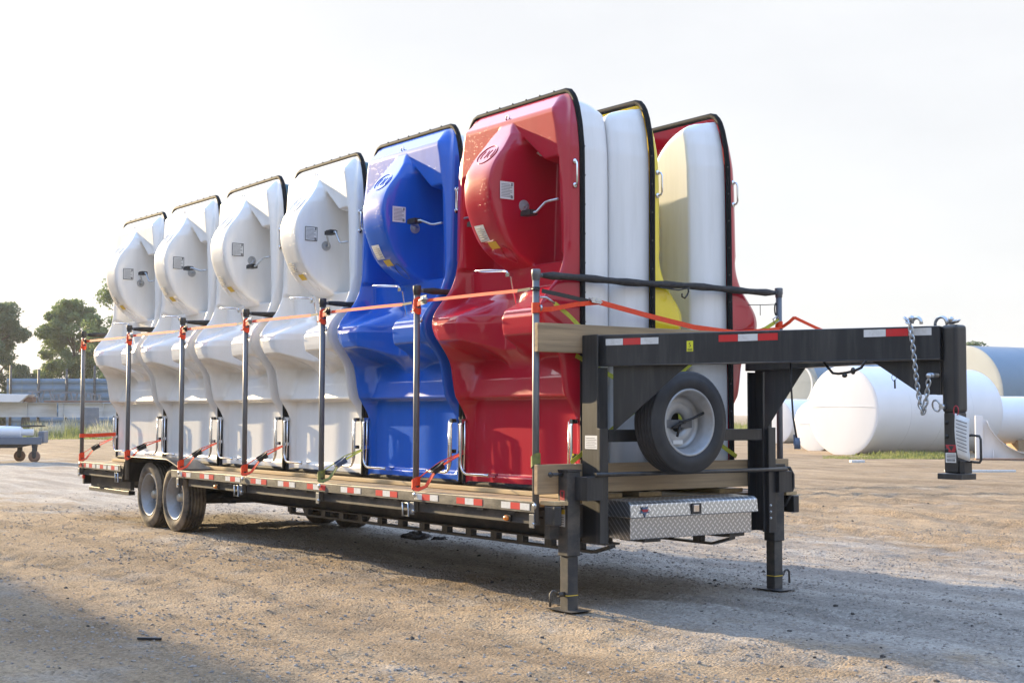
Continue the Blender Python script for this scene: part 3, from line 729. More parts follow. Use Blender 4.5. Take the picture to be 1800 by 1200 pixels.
# reflective tape on the rub rail
def tape(x0, x1, y, c):
    MB().box(x0, x1, y-.0025, y-.0005, .724, .772).build('reflective_tape', 'tapered' if c == 'r' else 'tapewhite', TR)
def tapes(xc, pat, wseg=.118):
    for k, c in enumerate(pat): tape(xc+(k-1.5)*wseg, xc+(k-.5)*wseg-.002, -YE, c)
xs_t = [-.21, -.81, -1.43, -2.05, -2.66, -3.3, -3.9, -4.5, -5.1, -5.75, -6.35]
for k, x in enumerate(xs_t): tapes(x, 'wrw' if k % 2 == 0 else 'rwr')
for k, x in enumerate((-8.55, -8.95, -9.35)): tapes(x, 'wrw')
tape(-9.78, -9.68, -YE, 'r'); tape(-9.6, -9.52, -YE, 'r')
# hanging strap winches, pins, marker lights
for x in (-1.72, -4.98, -8.38):
    m = MB(); y = -1.305; m.tube([(x-.045, y, .585), (x+.045, y, .585), (x+.045, y, .69), (x-.045, y, .69)], .009, 6, closed=True); m.build('strap_ring', 'zinc', TR)
for i in range(7):
    x = -1.63*i
    if -8.3 < x < -6.7: continue
    MB().box(x-.03, x+.03, -1.30, -1.2915, .60, .70).build('pocket_strap', 'galv', TR, .003)
    m = MB(); m.tube([(x+.02, -1.31, .63), (x+.02, -1.28, .63)], .012, 8); m.build('locking_pin', 'zinc', TR); MB().ball((x+.045, -1.305, .76), .022, 8, 6, (1, .5, 1)).build('pin_head', 'zinc', TR)
for x in (-.34, -5.55):
    m = MB(); m.box(x-.035, x+.035, -1.268, -1.25, .628, .674); mo = m.build('light_base', 'black', TR)
    m = MB(); m.ball((x-.012, -1.272, .65), .03, 12, 8, (1, .6, .7)); m.build('marker_light', 'amber', TR)
# wiring under the deck
m = MB(); m.tube([(x, -1.0+.02*math.sin(x*3), .655+.018*math.sin(x*2.1)) for x in np.arange(-9, .1, .35)], .009, 6); m.build('wiring', 'black', TR)

# gooseneck
CZ0, CZ1 = .49, 1.995; CX0, CX1 = .083, .258; CY = .90
ND = Vector((2.60-.19, .80, 0)).normalized()
for s in (-1, 1):
    y0, y1 = sorted((s*CY, s*(CY-.012))); yw = s*CY
    m = MB(); m.box(CX0, CX1, y0, y1, CZ0, CZ1)                                     # web facing out
    m.build('upright', 'frame', TR, .004)
    f0, f1 = sorted((s*(CY-.014), s*(CY-.10)))
    MB().box(CX1-.014, CX1, f0, f1, CZ0, CZ1-.24).build('upright_flange', 'frame', TR, .003)
    MB().box(CX0, CX0+.014, f0, f1, CZ0, CZ1-.24).build('upright_flange', 'frame', TR, .003)
    g0, g1 = sorted((s*(CY-.02), s*(CY-.032)))
    MB().box(CX1+.001, CX1+.034, *sorted((s*(CY+.005), s*(CY-.075))), CZ0-.005, 1.315).build('bolt_angle', 'frame', TR, .003)
    # neck beam
    A_ = Vector((.10, s*.83, 0)); B_ = Vector((2.60, s*.035, 0)); d = (B_-A_).normalized(); nrm = Vector((-d.y, d.x, 0))*(.055)
    vs_ = []
    for q, zt, zb_ in ((A_, 1.995, 1.765), (B_, 1.972, 1.762)):
        for sg in (-1, 1): vs_ += [q+nrm*sg+Vector((0, 0, zb_)), q+nrm*sg+Vector((0, 0, zt))]
    m = MB(); m.add(vs_, [(0, 1, 3, 2), (4, 6, 7, 5), (0, 4, 5, 1), (2, 3, 7, 6), (0, 2, 6, 4), (1, 5, 7, 3)]); nb = m.build('neck_beam', 'frame', TR, .006)
    m = MB(); off = -nrm.normalized()*(.0575)*(1 if s < 0 else -1)
    # gussets at the column and at the coupler
    q0 = A_+d*.20+off*.2; m = MB(); th = nrm.normalized()*.008
    m.prism([q0+Vector((0, 0, 1.764)), q0+d*.62+Vector((0, 0, 1.764)), q0+d*.53+Vector((0, 0, 1.70)), q0+Vector((0, 0, 1.29))], th); m.build('column_gusset', 'frame', TR)
    q1 = B_-d*.02; m = MB()
    m.prism([q1+Vector((0, 0, 1.761)), q1-d*.44+Vector((0, 0, 1.761)), q1-d*.12+Vector((0, 0, 1.545)), q1+Vector((0, 0, 1.545))], th); m.build('coupler_gusset', 'frame', TR)
    # welded seam between beam web and gusset plate
    m = MB(); ofs = nrm.normalized()*(-.058 if s < 0 else .058)
    if s < 0:
        m.tube([A_+d*.15-nrm*1.02*1+Vector((0, 0, 1.768)), B_-nrm*1.02+Vector((0, 0, 1.765))], .006, 6); m.build('weld_seam', 'dusty', TR)
# tape, tag on the near beam: outward side is -nrm for s = -1
A_ = Vector((.10, -.83, 0)); B_ = Vector((2.60, -.035, 0)); d = (B_-A_).normalized(); out = Vector((d.y, -d.x, 0))
LN = (B_-A_).length
def onbeam(t, z, off): q = A_+d*t+out*(.055+off); return Vector((q.x, q.y, z))
def beampatch(t0, t1, z0, z1, off, name, m_):
    m = MB(); m.prism([onbeam(t0, z0, off), onbeam(t1, z0, off), onbeam(t1, z1, off), onbeam(t0, z1, off)], out*.0015); return m.build(name, m_, TR)
for t0, pat in ((.165, 'wrw'), (1.085, 'rwr'), (2.13, 'wrw')):
    for k, c in enumerate(pat): beampatch(t0+k*.148, t0+(k+1)*.148-.002, 1.915, 1.962, .001, 'reflective_tape', 'tapered' if c == 'r' else 'tapewhite')
pt = beampatch(.835, .885, 1.855, 1.928, .001, 'number_tag', 'yellowtag')
fc = bpy.data.curves.new('five', 'FONT'); fc.body = '5'; fc.size = .045; fc.align_x = 'CENTER'
fo = bpy.data.objects.new('five', fc); COL.objects.link(fo); dg = bpy.context.evaluated_depsgraph_get()
fm = bpy.data.meshes.new_from_object(fo.evaluated_get(dg)); bpy.data.objects.remove(fo)
q = onbeam(.860, 1.886, .004); Mx = Matrix((( d.x, 0, out.x, q.x), (d.y, 0, out.y, q.y), (0, 1, 0, q.z), (0, 0, 0, 1))); fm.transform(Mx)
put('number_print', fm, 'ink', pt)
m = MB()
for k in range(3): m.prism([onbeam(.842, 1.860+k*.006, .003), onbeam(.878, 1.860+k*.006, .003), onbeam(.878, 1.863+k*.006, .003), onbeam(.842, 1.863+k*.006, .003)], out*.001)
m.build('small_print', 'ink', pt)
# cross bars between the uprights, spare carrier, crank rod
MB().box(.22, .256, -.79, .79, 1.215, 1.305).build('cross_bar', 'frame', TR, .005)
m = MB(); m.tube([(.335, -.98, .985), (.335, .98, .985)], .016, 10); m.build('jack_crank_rod', 'frame', TR)
MB().box(.257, .315, -.33, -.16, 1.16, 1.75).build('spare_carrier', 'frame', TR, .004)
# paper on the upright
p_ = MB().box(.12, .265, -CY-.003, -CY-.001, 1.165, 1.262).build('data_plate', 'paper', TR)
m = MB()
for k in range(6): m.box(.132, .252-(.02 if k % 2 else 0), -CY-.0045, -CY-.0032, 1.178+k*.013, 1.181+k*.013)
m.build('print', 'greyink', p_)
# coupler
m = MB(); m.box(2.60, 2.715, -.0575, .0575, 1.43, 1.978); cp = m.build('coupler_outer_tube', 'frame', TR, .022, 3)
m = MB(); m.box(2.608, 2.707, -.05, .05, 1.06, 1.435); inn = m.build('coupler_inner_tube', 'frame', TR, .01, 3)
m = MB()
for z in (1.20, 1.285, 1.37): m.lathe([(0, 0), (.013, 0), (.013, .004)], 12, (2.632, -.054, z), 'y')
m.build('adjust_hole', 'black', inn)
MB().box(2.575, 2.752, -.075, .075, 1.022, 1.058).build('coupler_plate', 'frame', TR, .004)
MB().box(2.712, 2.748, -.04, .04, 1.06, 1.14).build('coupler_latch', 'frame', TR, .004)
m = MB(); m.tube([(2.74, 0, 1.135), (2.80, 0, 1.13), (2.83, 0, 1.13), (2.84, 0, 1.145), (2.84, 0, 1.27), (2.83, 0, 1.29), (2.775, 0, 1.295), (2.72, 0, 1.285)], .008, 8); m.build('latch_handle', 'frame', TR)
m = MB(); m.tube([(2.575+.028*math.cos(a), -.075-.01*math.sin(a), 1.475+.034*math.sin(a)) for a in np.linspace(0, 2*PI, 20, endpoint=False)], .006, 6, closed=True)
m.tube([(2.62, -.09, 1.47), (2.62, -.05, 1.47)], .017, 10); m.build('lock_pin', 'zinc', TR)
m = MB(); m.tube([(2.575, -.14, 1.665), (2.575, -.06, 1.665)], .016, 10); m.ball((2.577, -.145, 1.66), .02, 10, 6); m.build('chain_bolt', 'zinc', TR)
# stickers on coupler and jack
st = MB().box(2.622, 2.698, -.0525, -.0505, 1.125, 1.185).build('sticker', 'paper', inn)
MB().prism([(2.622, -.0525, 1.235), (2.708, -.0525, 1.235), (2.690, -.0525, 1.19), (2.64, -.0525, 1.19)], (0, .002, 0)).build('sticker', 'redink', inn)
m = MB()
for k in range(7): m.box(2.632+k*.009, 2.636+k*.009, -.0542, -.0528, 1.132, 1.148)
for k in range(3): m.box(2.632, 2.695, -.0542, -.0528, 1.155+k*.009, 1.158+k*.009)
m.prism([(2.645, -.0542, 1.228), (2.685, -.0542, 1.228), (2.665, -.0542, 1.195)], (0, .0015, 0))
m.build('print', 'ink', st)
# hanging document in a sleeve
m = MB(); vs_ = []; n = 8
for i in range(n+1):
    z = 1.43-.27*i/n; b_ = .018*math.sin(i/n*3.0)
    vs_ += [(2.715+.02*i/n, -.08-b_, z+.0), (2.80+.0*i, -.05-b_*.6, z-.035+.01*i/n)]
m.add(vs_, [(2*i, 2*i+1, 2*i+3, 2*i+2) for i in range(n)], True); doc = m.build('document_sleeve', 'paper', TR)
sol = doc.modifiers.new('solid', 'SOLIDIFY'); sol.thickness = .002
m = MB()
for i in range(9):
    z = 1.40-.022*i; b_ = .018*math.sin((1.43-z)/.27*3.0); m.add([(2.728+.02*i/9, -.084-b_, z-.008), (2.79, -.060-b_*.7, z-.030), (2.79, -.060-b_*.7, z-.036), (2.728+.02*i/9, -.084-b_, z-.014)], [(0, 1, 2, 3)])
m.build('print', 'greyink', doc)
m = MB(); m.tube([(2.72+.018*math.cos(a), -.075, 1.445+.03*math.sin(a)) for a in np.linspace(0, 2*PI, 14, endpoint=False)], .0035, 5, closed=True); m.build('sleeve_tie', 'redink', doc)
# safety chains and hooks
def chain(path, pitchl=.030):
    P = [Vector(q) for q in path]; L_ = [0]
    for a, b_ in zip(P[:-1], P[1:]): L_.append(L_[-1]+(b_-a).length)
    m = MB(); k = 0; s_ = 0
    while s_ < L_[-1]:
        i = max(j for j in range(len(L_)-1) if L_[j] <= s_); f = (s_-L_[i])/(L_[i+1]-L_[i]); c = P[i].lerp(P[i+1], f); t_ = (P[i+1]-P[i]).normalized()
        ref = Vector((1, .3, .1)) if k % 2 else Vector((-.3, 1, .1)); a_1 = (ref-t_*ref.dot(t_)).normalized()
        m.tube([c+t_*.024*math.cos(a)+a_1*.0135*math.sin(a) for a in np.linspace(0, 2*PI, 10, endpoint=False)], .0052, 6, closed=True); s_ += pitchl; k += 1
    return m
ch = chain([(2.42, -.16, 2.02), (2.46, -.175, 1.99), (2.475, -.175, 1.90), (2.50, -.165, 1.62), (2.52, -.16, 1.48), (2.535, -.155, 1.43), (2.55, -.15, 1.47), (2.575, -.145, 1.64)]); ch.build('safety_chain', 'zinc', TR)
ch = chain([(2.70, -.02, 2.0), (2.67, .0, 1.995), (2.62, .03, 1.99)]); ch.build('safety_chain', 'zinc', TR)
m = MB(); m.tube(arc((2.585, -.03, 1.985), .045, PI*1.05, 0, 10)+[(2.635, -.03, 1.99), (2.67, -.03, 1.998), (2.70, -.03, 2.0)], [.010]*8+[.012]*3+[.009]*3, 8)
m.ball((2.66, -.03, 2.01), .018); m.build('chain_hook', 'zinc', TR)
m = MB(); m.tube(arc((2.50, -.16, 1.99), .035, PI, -.2, 9), .011, 8); m.ball((2.47, -.17, 2.02), .02).ball((2.44, -.16, 2.0), .016); m.build('chain_hook', 'zinc', TR)
# ring and tag on gusset, hose under neck, electric plug
m = MB(); m.tube([(2.32+.018*math.cos(a), -.16, 1.655+.022*math.sin(a)) for a in np.linspace(0, 2*PI, 16, endpoint=False)], .0018, 5, closed=True)
m.tube([(2.325, -.16, 1.64), (2.327, -.16, 1.585)], .006, 6); m.build('breakaway_pin', 'black', TR)
m = MB(); m.tube([(1.82+k*.95, -.25, z) for k, z in ((0, 1.765), (.04, 1.725), (.08, 1.69), (.13, 1.685), (.20, 1.69), (.27, 1.70), (.33, 1.72), (.37, 1.765))], .009, 8)
m.ball((2.0, -.255, 1.672), .018, 8, 6, (1.3, .6, .8)).ball((2.07, -.255, 1.70), .020, 8, 6, (1, .6, 1.2)); m.build('cable_loop', 'black', TR)
m = MB(); m.tube([(1.60, -.33, 1.78), (1.605, -.33, 1.60), (1.62, -.33, 1.40), (1.65, -.33, 1.26)], .007, 8); pc = m.build('electric_cable', 'black', TR)
m = MB(); m.lathe([(0, .0), (.016, 0), (.018, -.02), (.021, -.024), (.021, -.075), (0, -.075)], 14, (1.655, -.33, 1.265), 'z'); m.box(1.625, 1.632, -.335, -.325, 1.215, 1.285); m.build('plug', 'bluep', pc)

# jacks
def jack(s):
    x, y = .126, s*1.055; g = 0
    t = put('landing_jack', MB().box(x-.058, x+.058, y-.058, y+.058, .40, 1.005).mesh('landing_jack'), 'dusty', TR, .006)
    MB().box(x-.064, x+.064, y-.064, y+.064, 1.005, 1.018).build('jack_cap', 'frame', t)
    MB().box(x-.046, x+.046, y-.046, y+.046, .012, .399).build('drop_leg', 'dusty', t, .005)
    m = MB(); m.add([(x-.15, y-.10, .018), (x+.15, y-.10, .018), (x+.15, y+.10, .018), (x-.15, y+.10, .018), (x-.10, y-.07, .002), (x+.10, y-.07, .002), (x+.10, y+.07, .002), (x-.10, y+.07, .002)],
                    [(0, 1, 2, 3), (7, 6, 5, 4), (0, 4, 5, 1), (1, 5, 6, 2), (2, 6, 7, 3), (3, 7, 4, 0)]); m.build('foot_plate', 'dusty', t)
    m = MB(); d_ = -1 if s < 0 else 1
    m.tube([(x, y+d_*.045, .13), (x, y+d_*.10, .13)], .018, 8); m.tube([(x, y+d_*.10, .13), (x, y+d_*.125, .155), (x, y+d_*.15, .16), (x, y+d_*.17, .14), (x, y+d_*.172, .05)], .009, 8); m.build('drop_pin', 'dusty', t)
    m = MB(); m.tube([(x, y-.06 if s < 0 else y+.06, .985), (x, y-.16 if s < 0 else y+.12, .985)], .013, 8).ball((x, y-.17 if s < 0 else y+.12, .985), .02); m.build('gear_shaft', 'frame', t)
    MB().box(x+.06, x+.20, *sorted((s*1.05, s*.905)), .80, .97).build('jack_bracket', 'frame', t, .004)
    return t
jl = jack(-1); jr = jack(1)
x = .126; yj = -1.055-.0585
stk = MB().box(x-.03, x+.022, yj-.0015, yj, .80, .87).build('sticker', 'redink', jl); MB().box(x-.03, x+.022, yj-.0015, yj, .745, .797).build('sticker', 'paper', jl)
MB().box(x-.035, x+.028, yj-.0015, yj, .61, .735).build('sticker', 'tapewhite', jl); MB().box(x-.035, x+.028, yj-.0025, yj-.0016, .70, .733).build('sticker', 'stick', jl)
m = MB()
for k in range(4): m.box(x-.022, x+.014, yj-.003, yj-.0018, .625+k*.017, .629+k*.017)
for k in range(3): m.box(x-.02, x+.012, yj-.003, yj-.0018, .755+k*.012, .759+k*.012)
m.prism([(x-.02, yj-.003, .86), (x+.012, yj-.003, .86), (x-.004, yj-.003, .815)], (0, .001, 0)); m.build('print', 'ink', jl)
for jk in (jl, jr):
    s = -1 if jk is jl else 1
    MB().box(.0795, .1725, *sorted((s*1.055-.0465, s*1.055+.0465)), .118, .124).build('paint_mark', 'stick', jk)
m = MB(); m.tube([(.17, 1.13, .985), (.18, 1.18, .985), (.19, 1.21, .93), (.19, 1.21, .83), (.18, 1.17, .74), (.17, 1.13, .68)], .014, 8); m.build('crank_handle', 'black', jr)

# toolbox
tb = put('toolbox', MB().box(.09+.0, .335, -.655, .585, .505, .672).mesh('toolbox'), 'diamond', TR, .006)
m = MB(); m.prism([(.09, -.69, .665), (.385, -.69, .665), (.375, -.69, .765), (.345, -.69, .785), (.09, -.69, .79)], (0, 1.30, 0)); lid = m.build('lid', 'diamond', tb, .008)
MB().box(.383, .392, -.10, .0, .675, .755).build('latch_plate', 'frame', tb, .004); MB().box(.392, .398, -.085, -.03, .69, .745).build('latch_paddle', 'chrome', tb, .004)
m = MB(); c = Vector((.384, -.56, .715)); pts = []
for k in range(10):
    a = PI/2+PI*k/5+PI; r_ = .045 if k % 2 == 0 else .02; pts.append((c.x, c.y-r_*1.1*math.cos(a), c.z+r_*math.sin(a)))
m.prism(pts, (.006, 0, 0)); m.build('star_emblem', 'bluep', tb)
m = MB(); m.prism([(c.x+.007, c.y-.035, c.z+.012), (c.x+.007, c.y+.035, c.z+.012), (c.x+.007, c.y+.02, c.z-.006), (c.x+.007, c.y-.02, c.z-.006)], (.001, 0, 0)); m.build('emblem_band', 'redink', tb)
for y in (-.45, .42): MB().box(.02, .30, y-.04, y+.12, .478, .503).build('toolbox_bracket', 'frame', TR)
m = MB()
for z in (.60, .65, .70): m.ball((CX1+.036, .84, z), .011, 8, 5)
m.build('bolt_head', 'zinc', TR)
for z in (.70, .95, 1.2, 1.45, 1.65):
    MB().ball((CX1+.004, .85, z), .010, 8, 5).build('bolt_head', 'zinc', TR)

# ------------------------------------------------------------------ spare wheel on its carrier
sp = thing('spare_wheel', (.315, -.245, .982), 'black ribbed spare tyre on grey rim hung on the gooseneck crossbar', 'spare wheel')
w = put('tyre', T_ME, 'tyre', sp); w.location = (.118, 0, .376)
r_ = put('rim', RIM_ME, 'rim', sp); r_.location = (.118, 0, .376); dd = put('wheel_disc', DISC_ME, 'rim', sp); dd.location = (.118, 0, .376)
m = MB(); m.box(.075, .105, -.14, .125, .335, .395); m.build('clamp_plate', 'galv', sp, .003)
m = MB(); m.tube([(.02, 0, .376), (.16, 0, .376)], .012, 8); m.tube([(.13, -.10, .335), (.135, 0, .376), (.14, .11, .41), (.16, .215, .455)], [.010, .010, .010, .012], 8)
m.tube([(.125, -.045, .27), (.13, -.02, .36)], .010, 8); m.build('hold_down_handle', 'black', sp)
m = MB()
for k in range(8):
    a = 2*PI*k/8+.2; m.lathe([(0, .001), (.012, .001)], 10, (.0965, .105*math.cos(a), .376+.105*math.sin(a)), 'x', False)
MB().box(.0965, .0985, -.06, .035, .215, .245).build('sticker', 'paper', sp)
bl = m.build('bolt_holes', 'ink', sp); bl['kind'] = 'stuff'; bl.location.x = -.018

# ------------------------------------------------------------------ pipe frames between the boats
ZT = 2.455
PF = []
words = ['at the gooseneck end', 'between the red and blue boats', 'between the blue boat and its white neighbour', 'one bay behind the blue boat', 'two bays behind the blue boat', 'rising at the rear corner of the fender', 'at the tail end of the trailer']
for i in range(7):
    x = -1.63*i; t = thing('pipe_frame', (x, 0, .60), 'galvanised posts with padded black crossbar, '+words[i], 'pipe frame', 'pipe frames stood in the deck pockets')
    for s in (-1, 1):
        m = MB(); m.tube([(0, s*1.262, .02), (0, s*1.262, ZT-.60)], .0255, 14); m.build('post', 'galv', t)
        m = MB(); m.lathe([(0, .0), (.03, 0), (.034, -.006), (.034, -.05), (.030, -.055), (.030, -.075), (.026, -.08)], 14, (0, s*1.262, ZT-.60+.012), 'z'); m.build('tee_fitting', 'galv' if i == 0 else 'dusty', t)
    yy = np.linspace(-1.21, 1.21, 25); m = MB()
    m.tube([(0, y, ZT-.63+.004*math.sin(y*5+i)) for y in yy], [.018]+[.027+.004*math.sin(k*1.7+i) for k in range(1, 24)]+[.018], 12); m.build('padded_bar', 'foam', t)
    m = MB(); m.tube([(0, -1.24, ZT-.63), (0, 1.24, ZT-.63)], .016, 8); m.build('cross_pipe', 'galv', t)
    if i < 6:
        m = MB(); m.tube([(.026, -1.25, 1.60), (.05, -1.25, 1.60), (.055, -1.25, 1.58), (.04, -1.25, 1.565)], .008, 6); m.build('snap_hook', 'zinc', t)
    PF.append(t)

# ------------------------------------------------------------------ timber boards across the front
def gap_board(z0, z1, lab):
    return tag(MB().box(.032, .074, -1.30, 1.285, z0, z1).build('timber_board', 'board', None, .004), lab, 'board', 'boards across the front of the load')
gap_board(1.865, 2.075, 'weathered plank across the front posts, upper one, level with the neck beam')
gap_board(.842, 1.055, 'weathered plank across the front posts, lower one, above the toolbox')

# ------------------------------------------------------------------ ratchet straps
def band(m, pts, wid, nrm, th=.003):
    P = [Vector(q) for q in pts]; vs_ = []
    for i, q in enumerate(P):
        t_ = (P[min(i+1, len(P)-1)]-P[max(i-1, 0)]).normalized(); n_ = Vector(nrm); n_ = (n_-t_*n_.dot(t_)).normalized(); b_ = t_.cross(n_)
        for a, c in ((-1, -1), (1, -1), (1, 1), (-1, 1)): vs_.append(q+b_*a*wid/2+n_*c*th/2)
    fs = [(4*i+k, 4*i+(k+1) % 4, 4*i+4+(k+1) % 4, 4*i+4+k) for i in range(len(P)-1) for k in range(4)]+[(3, 2, 1, 0), tuple(4*(len(P)-1)+k for k in range(4))]
    m.add(vs_, fs)
def wrap(m, x, y, z, h, r=.031, tilt=.02):
    n = 14; vs_ = []; fs = []
    for k in range(n):
        a = 2*PI*k/n
        for dz in (-h/2, h/2): vs_.append((x+r*math.cos(a)*(1+.1*random.random()), y+r*math.sin(a), z+dz+tilt*math.cos(a)))
    fs = [(2*k, 2*k+1, (2*k+3) % (2*n), (2*k+2) % (2*n)) for k in range(n)]; m.add(vs_, fs, True)
def ratchet(p, d_, col, parent, sc=1):
    m = MB(); p = Vector(p); d_ = Vector(d_).normalized(); n_ = Vector((0, -1, 0)); q = d_.cross(n_).normalized()
    for k in (-1, 1): m.obox(p+q*.018*k*sc, d_, .045*sc, .0025, .019*sc)
    m.tube([p-q*.026*sc, p+q*.026*sc], .011*sc, 10); m.tube([p+d_*.03*sc-q*.024*sc, p+d_*.03*sc+q*.024*sc], .006, 8)
    m.obox(p+d_*.02*sc+n_*.02*sc, d_+n_*.25, .055*sc, .022*sc, .005)
    return m.build('ratchet', col, parent)
YS = -1.262
pw = ['gooseneck-end post', 'post between red and blue boats', 'post between blue and white boats', 'post one bay behind the blue boat', 'post two bays behind the blue boat', 'post by the fender', 'tail-end post']
# upper lashing: one strap per bay
for i in range(1, 7):
    x = -1.63*i; z = 2.325; t = thing('ratchet_strap', (x, YS, z), 'orange ratchet strap pulled taut high across, from the '+pw[i], 'ratchet strap', 'upper straps from post to post')
    m = MB(); wrap(m, 0, 0, -.01, .075); wrap(m, 0, 0, -.045, .05, .034, -.03); band(m, [(.03, -.02, -.02), (.10, -.025, .0), (.19, -.022, .01)], .036, (0, -1, 0), .006); m.build('wrapped_webbing', 'orange', t)
    m = MB(); band(m, [(.20, -.02, .006), (.55, -.01, .006), (1.0, -.005, .004), (1.40, 0, .0)], .026, (0, -1, .15)); m.build('taut_webbing', 'orange', t)
    m = MB(); band(m, [(1.40, 0, .0), (1.60, -.03, .0)], .02, (0, -1, .1)); wrap(m, 1.63, 0, .0, .022, .029, 0); m.build('hook_end', 'rubber', t)
    ratchet((.15, -.03, .012), (1, 0, .08), 'zinc' if i % 2 else 'black', t)
    m = MB(); m.tube([(.02, -.028, -.04), (.0, -.035, -.07), (-.03, -.04, -.12 if i == 6 else -.07)], .006, 5); m.build('loose_tail', 'orange', t)
# front lashing
t = thing('ratchet_strap', (0, YS, 2.22), 'orange ratchet strap running from the gooseneck-end post across the front of the load', 'ratchet strap')
m = MB(); wrap(m, 0, 0, -.035, .075, .032, .0); band(m, [(.03, -.01, -.05), (.08, .08, -.045), (.09, .30, .0), (.085, .52, .025)], .034, (1, 0, 0), .005); m.build('wrapped_webbing', 'orange', t)
m = MB(); band(m, [(.085, .50, .03), (.075, 1.0, -.05), (.06, 1.5, -.12), (.05, 2.0, -.15), (.03, 2.50, -.10)], .040, (1, 0, .1)); m.build('taut_webbing', 'orange', t)
m = MB(); band(m, [(.03, .03, .09), (.07, .25, .055), (.08, .42, .03)], .030, (1, 0, 0), .006); m.tube([(.0, -.035, .10), (.03, -.03, .10), (.04, 0, .09)], .008, 6); m.build('ratchet_handle', 'black', t)
ratchet((.088, .48, .035), (0, 1, -.1), 'zinc', t)
m = MB(); wrap(m, 0, 2.524, -.08, .06); band(m, [(.03, 2.53, -.08), (.08, 2.56, -.04), (.10, 2.60, .0)], .03, (1, 0, 0)); band(m, [(.10, 2.60, .0), (.12, 2.85, -.08), (.13, 3.05, -.13)], .026, (1, 0, 0)); m.build('far_end_webbing', 'orange', t)
t = thing('yellow_strap', (0.02, YS, 2.2), 'yellow strap hooked to the gooseneck-end post, crossing behind the upper plank', 'strap')
m = MB(); band(m, [(.045, .12, .02), (.045, .25, -.06), (.025, .40, -.16), (.0, .75, -.42), (.0, 1.05, -.62)], .032, (1, 0, 0)); m.build('webbing', 'lime', t)
m = MB(); m.tube([(.03, .0, .06), (.045, .04, .06), (.05, .08, .04), (.045, .12, .02)], .008, 6); m.build('hook', 'zinc', t)
t = thing('yellow_strap', (0.0, 0, 1.0), 'long yellow strap slanting behind the spare wheel across the white hulls', 'strap')
m = MB(); band(m, [(.012, -.95, .06), (.014, -.40, .40), (.016, .2, .78), (.018, .62, 1.07)], .034, (1, 0, 0)); m.build('webbing', 'lime', t)
m = MB(); band(m, [(.008, -.9, .85), (.010, -.2, .55), (.010, .3, .32), (.010, .75, .08)], .034, (1, 0, 0)); m.build('webbing', 'lime', t)
t = thing('yellow_strap', (0.0, 1.262, 2.2), 'short yellow strap with steel clip on the far gooseneck-end post', 'strap')
m = MB(); band(m, [(.03, -.03, .0), (.035, -.20, -.08), (.03, -.45, -.16)], .03, (1, 0, 0)); m.build('webbing', 'lime', t)
m = MB(); m.tube([(.03, -.03, .0), (.035, -.06, .03), (.035, -.11, .0), (.033, -.08, -.03), (.03, -.03, -.01)], .005, 6); m.build('clip', 'zinc', t)
t = thing('bungee_hook', (.04, .0, 2.42), 'thin black cord with open hook hanging under the padded front bar', 'hook')
m = MB(); m.tube([(0, -.10, -.025), (.0, .1, -.035), (.0, .22, -.01)], .006, 6); m.build('cord', 'black', t)
m = MB(); m.tube([(0, .20, -.01), (0, .205, -.04), (0, .19, -.07), (0, .165, -.095), (0, .135, -.085), (0, .135, -.06)], .007, 6); m.build('hook', 'black', t)
t = thing('wire_clip', (.0, 1.262, 2.33), 'thin wire with trigger snap on the far gooseneck-end post', 'clip')
m = MB(); m.tube([(.0, -.03, .0), (.0, -.16, -.01), (.0, -.36, -.02)], .0035, 5); m.tube([(0, -.22, -.01), (0, -.22, -.10)], .003, 5); m.build('wire', 'black', t)
m = MB(); m.tube([(.0, -.035+.015*math.cos(a), -.04+.05*math.sin(a)) for a in np.linspace(0, 2*PI, 14, endpoint=False)], .006, 6, closed=True); m.build('snap', 'black', t)
# lower lashings: post foot to stern rail
for i in range(0, 7):
    x = -1.63*i; c = 'lime' if i == 2 else 'orange'; z = .87
    if i == 0:
        t = thing('yellow_strap', (x, YS, 1.10), 'faded yellow strap knotted low round the gooseneck-end post', 'strap')
        m = MB(); wrap(m, 0, 0, -.02, .08, .034); band(m, [(-.03, 0, -.03), (-.08, .05, -.09), (-.13, .1, -.16)], .016, (0, -1, 0)); m.build('webbing', 'olive', t); continue
    zb_ = .92 if i == 5 else .85
    t = thing('ratchet_strap', (x, YS, zb_), ('yellow' if i == 2 else 'orange')+' ratchet strap slanting up from the foot of '+pw[i], 'ratchet strap', 'lower straps from post feet to stern rails')
    e = Vector((.06+.0, .44, .25)) if i != 5 else Vector((.06, .42, .17))
    m = MB(); wrap(m, 0, 0, .0, .07, .035); band(m, [(.0, -.03, -.03), (.05, -.02, -.05), (.12, .02, -.02), e*.42+Vector((.06, -.05, 0))], .034, (.2, -1, .3), .006); m.build('wrapped_webbing', 'olive' if i == 2 else 'orange', t)
    p0 = e*.45+Vector((.07, -.05, .01)); m = MB(); band(m, [p0, e*.75+Vector((.03, -.02, .01)), e], .030, (.2, -1, .3), .005); m.build('webbing', c, t)
    m = MB(); band(m, [(.03, -.02, .03), e*.5+Vector((0, 0, .05)), e+Vector((-.02, 0, .0))], .012, (.2, -1, .3), .004); m.build('loose_tail', c, t)
    ratchet(p0, e, 'bluep' if i == 2 else 'black', t, 1.15)
t = thing('orange_strap', (-9.78, YS, 1.12), 'plain orange strap stretched level from tail-end post to the last stern rail', 'strap')
m = MB(); band(m, [(.02, -.03, 0), (.15, .1, .005), (.24, .36, .02)], .045, (.8, -1, 0), .004); wrap(m, 0, 0, 0, .05, .031, 0); m.build('webbing', 'orange', t)

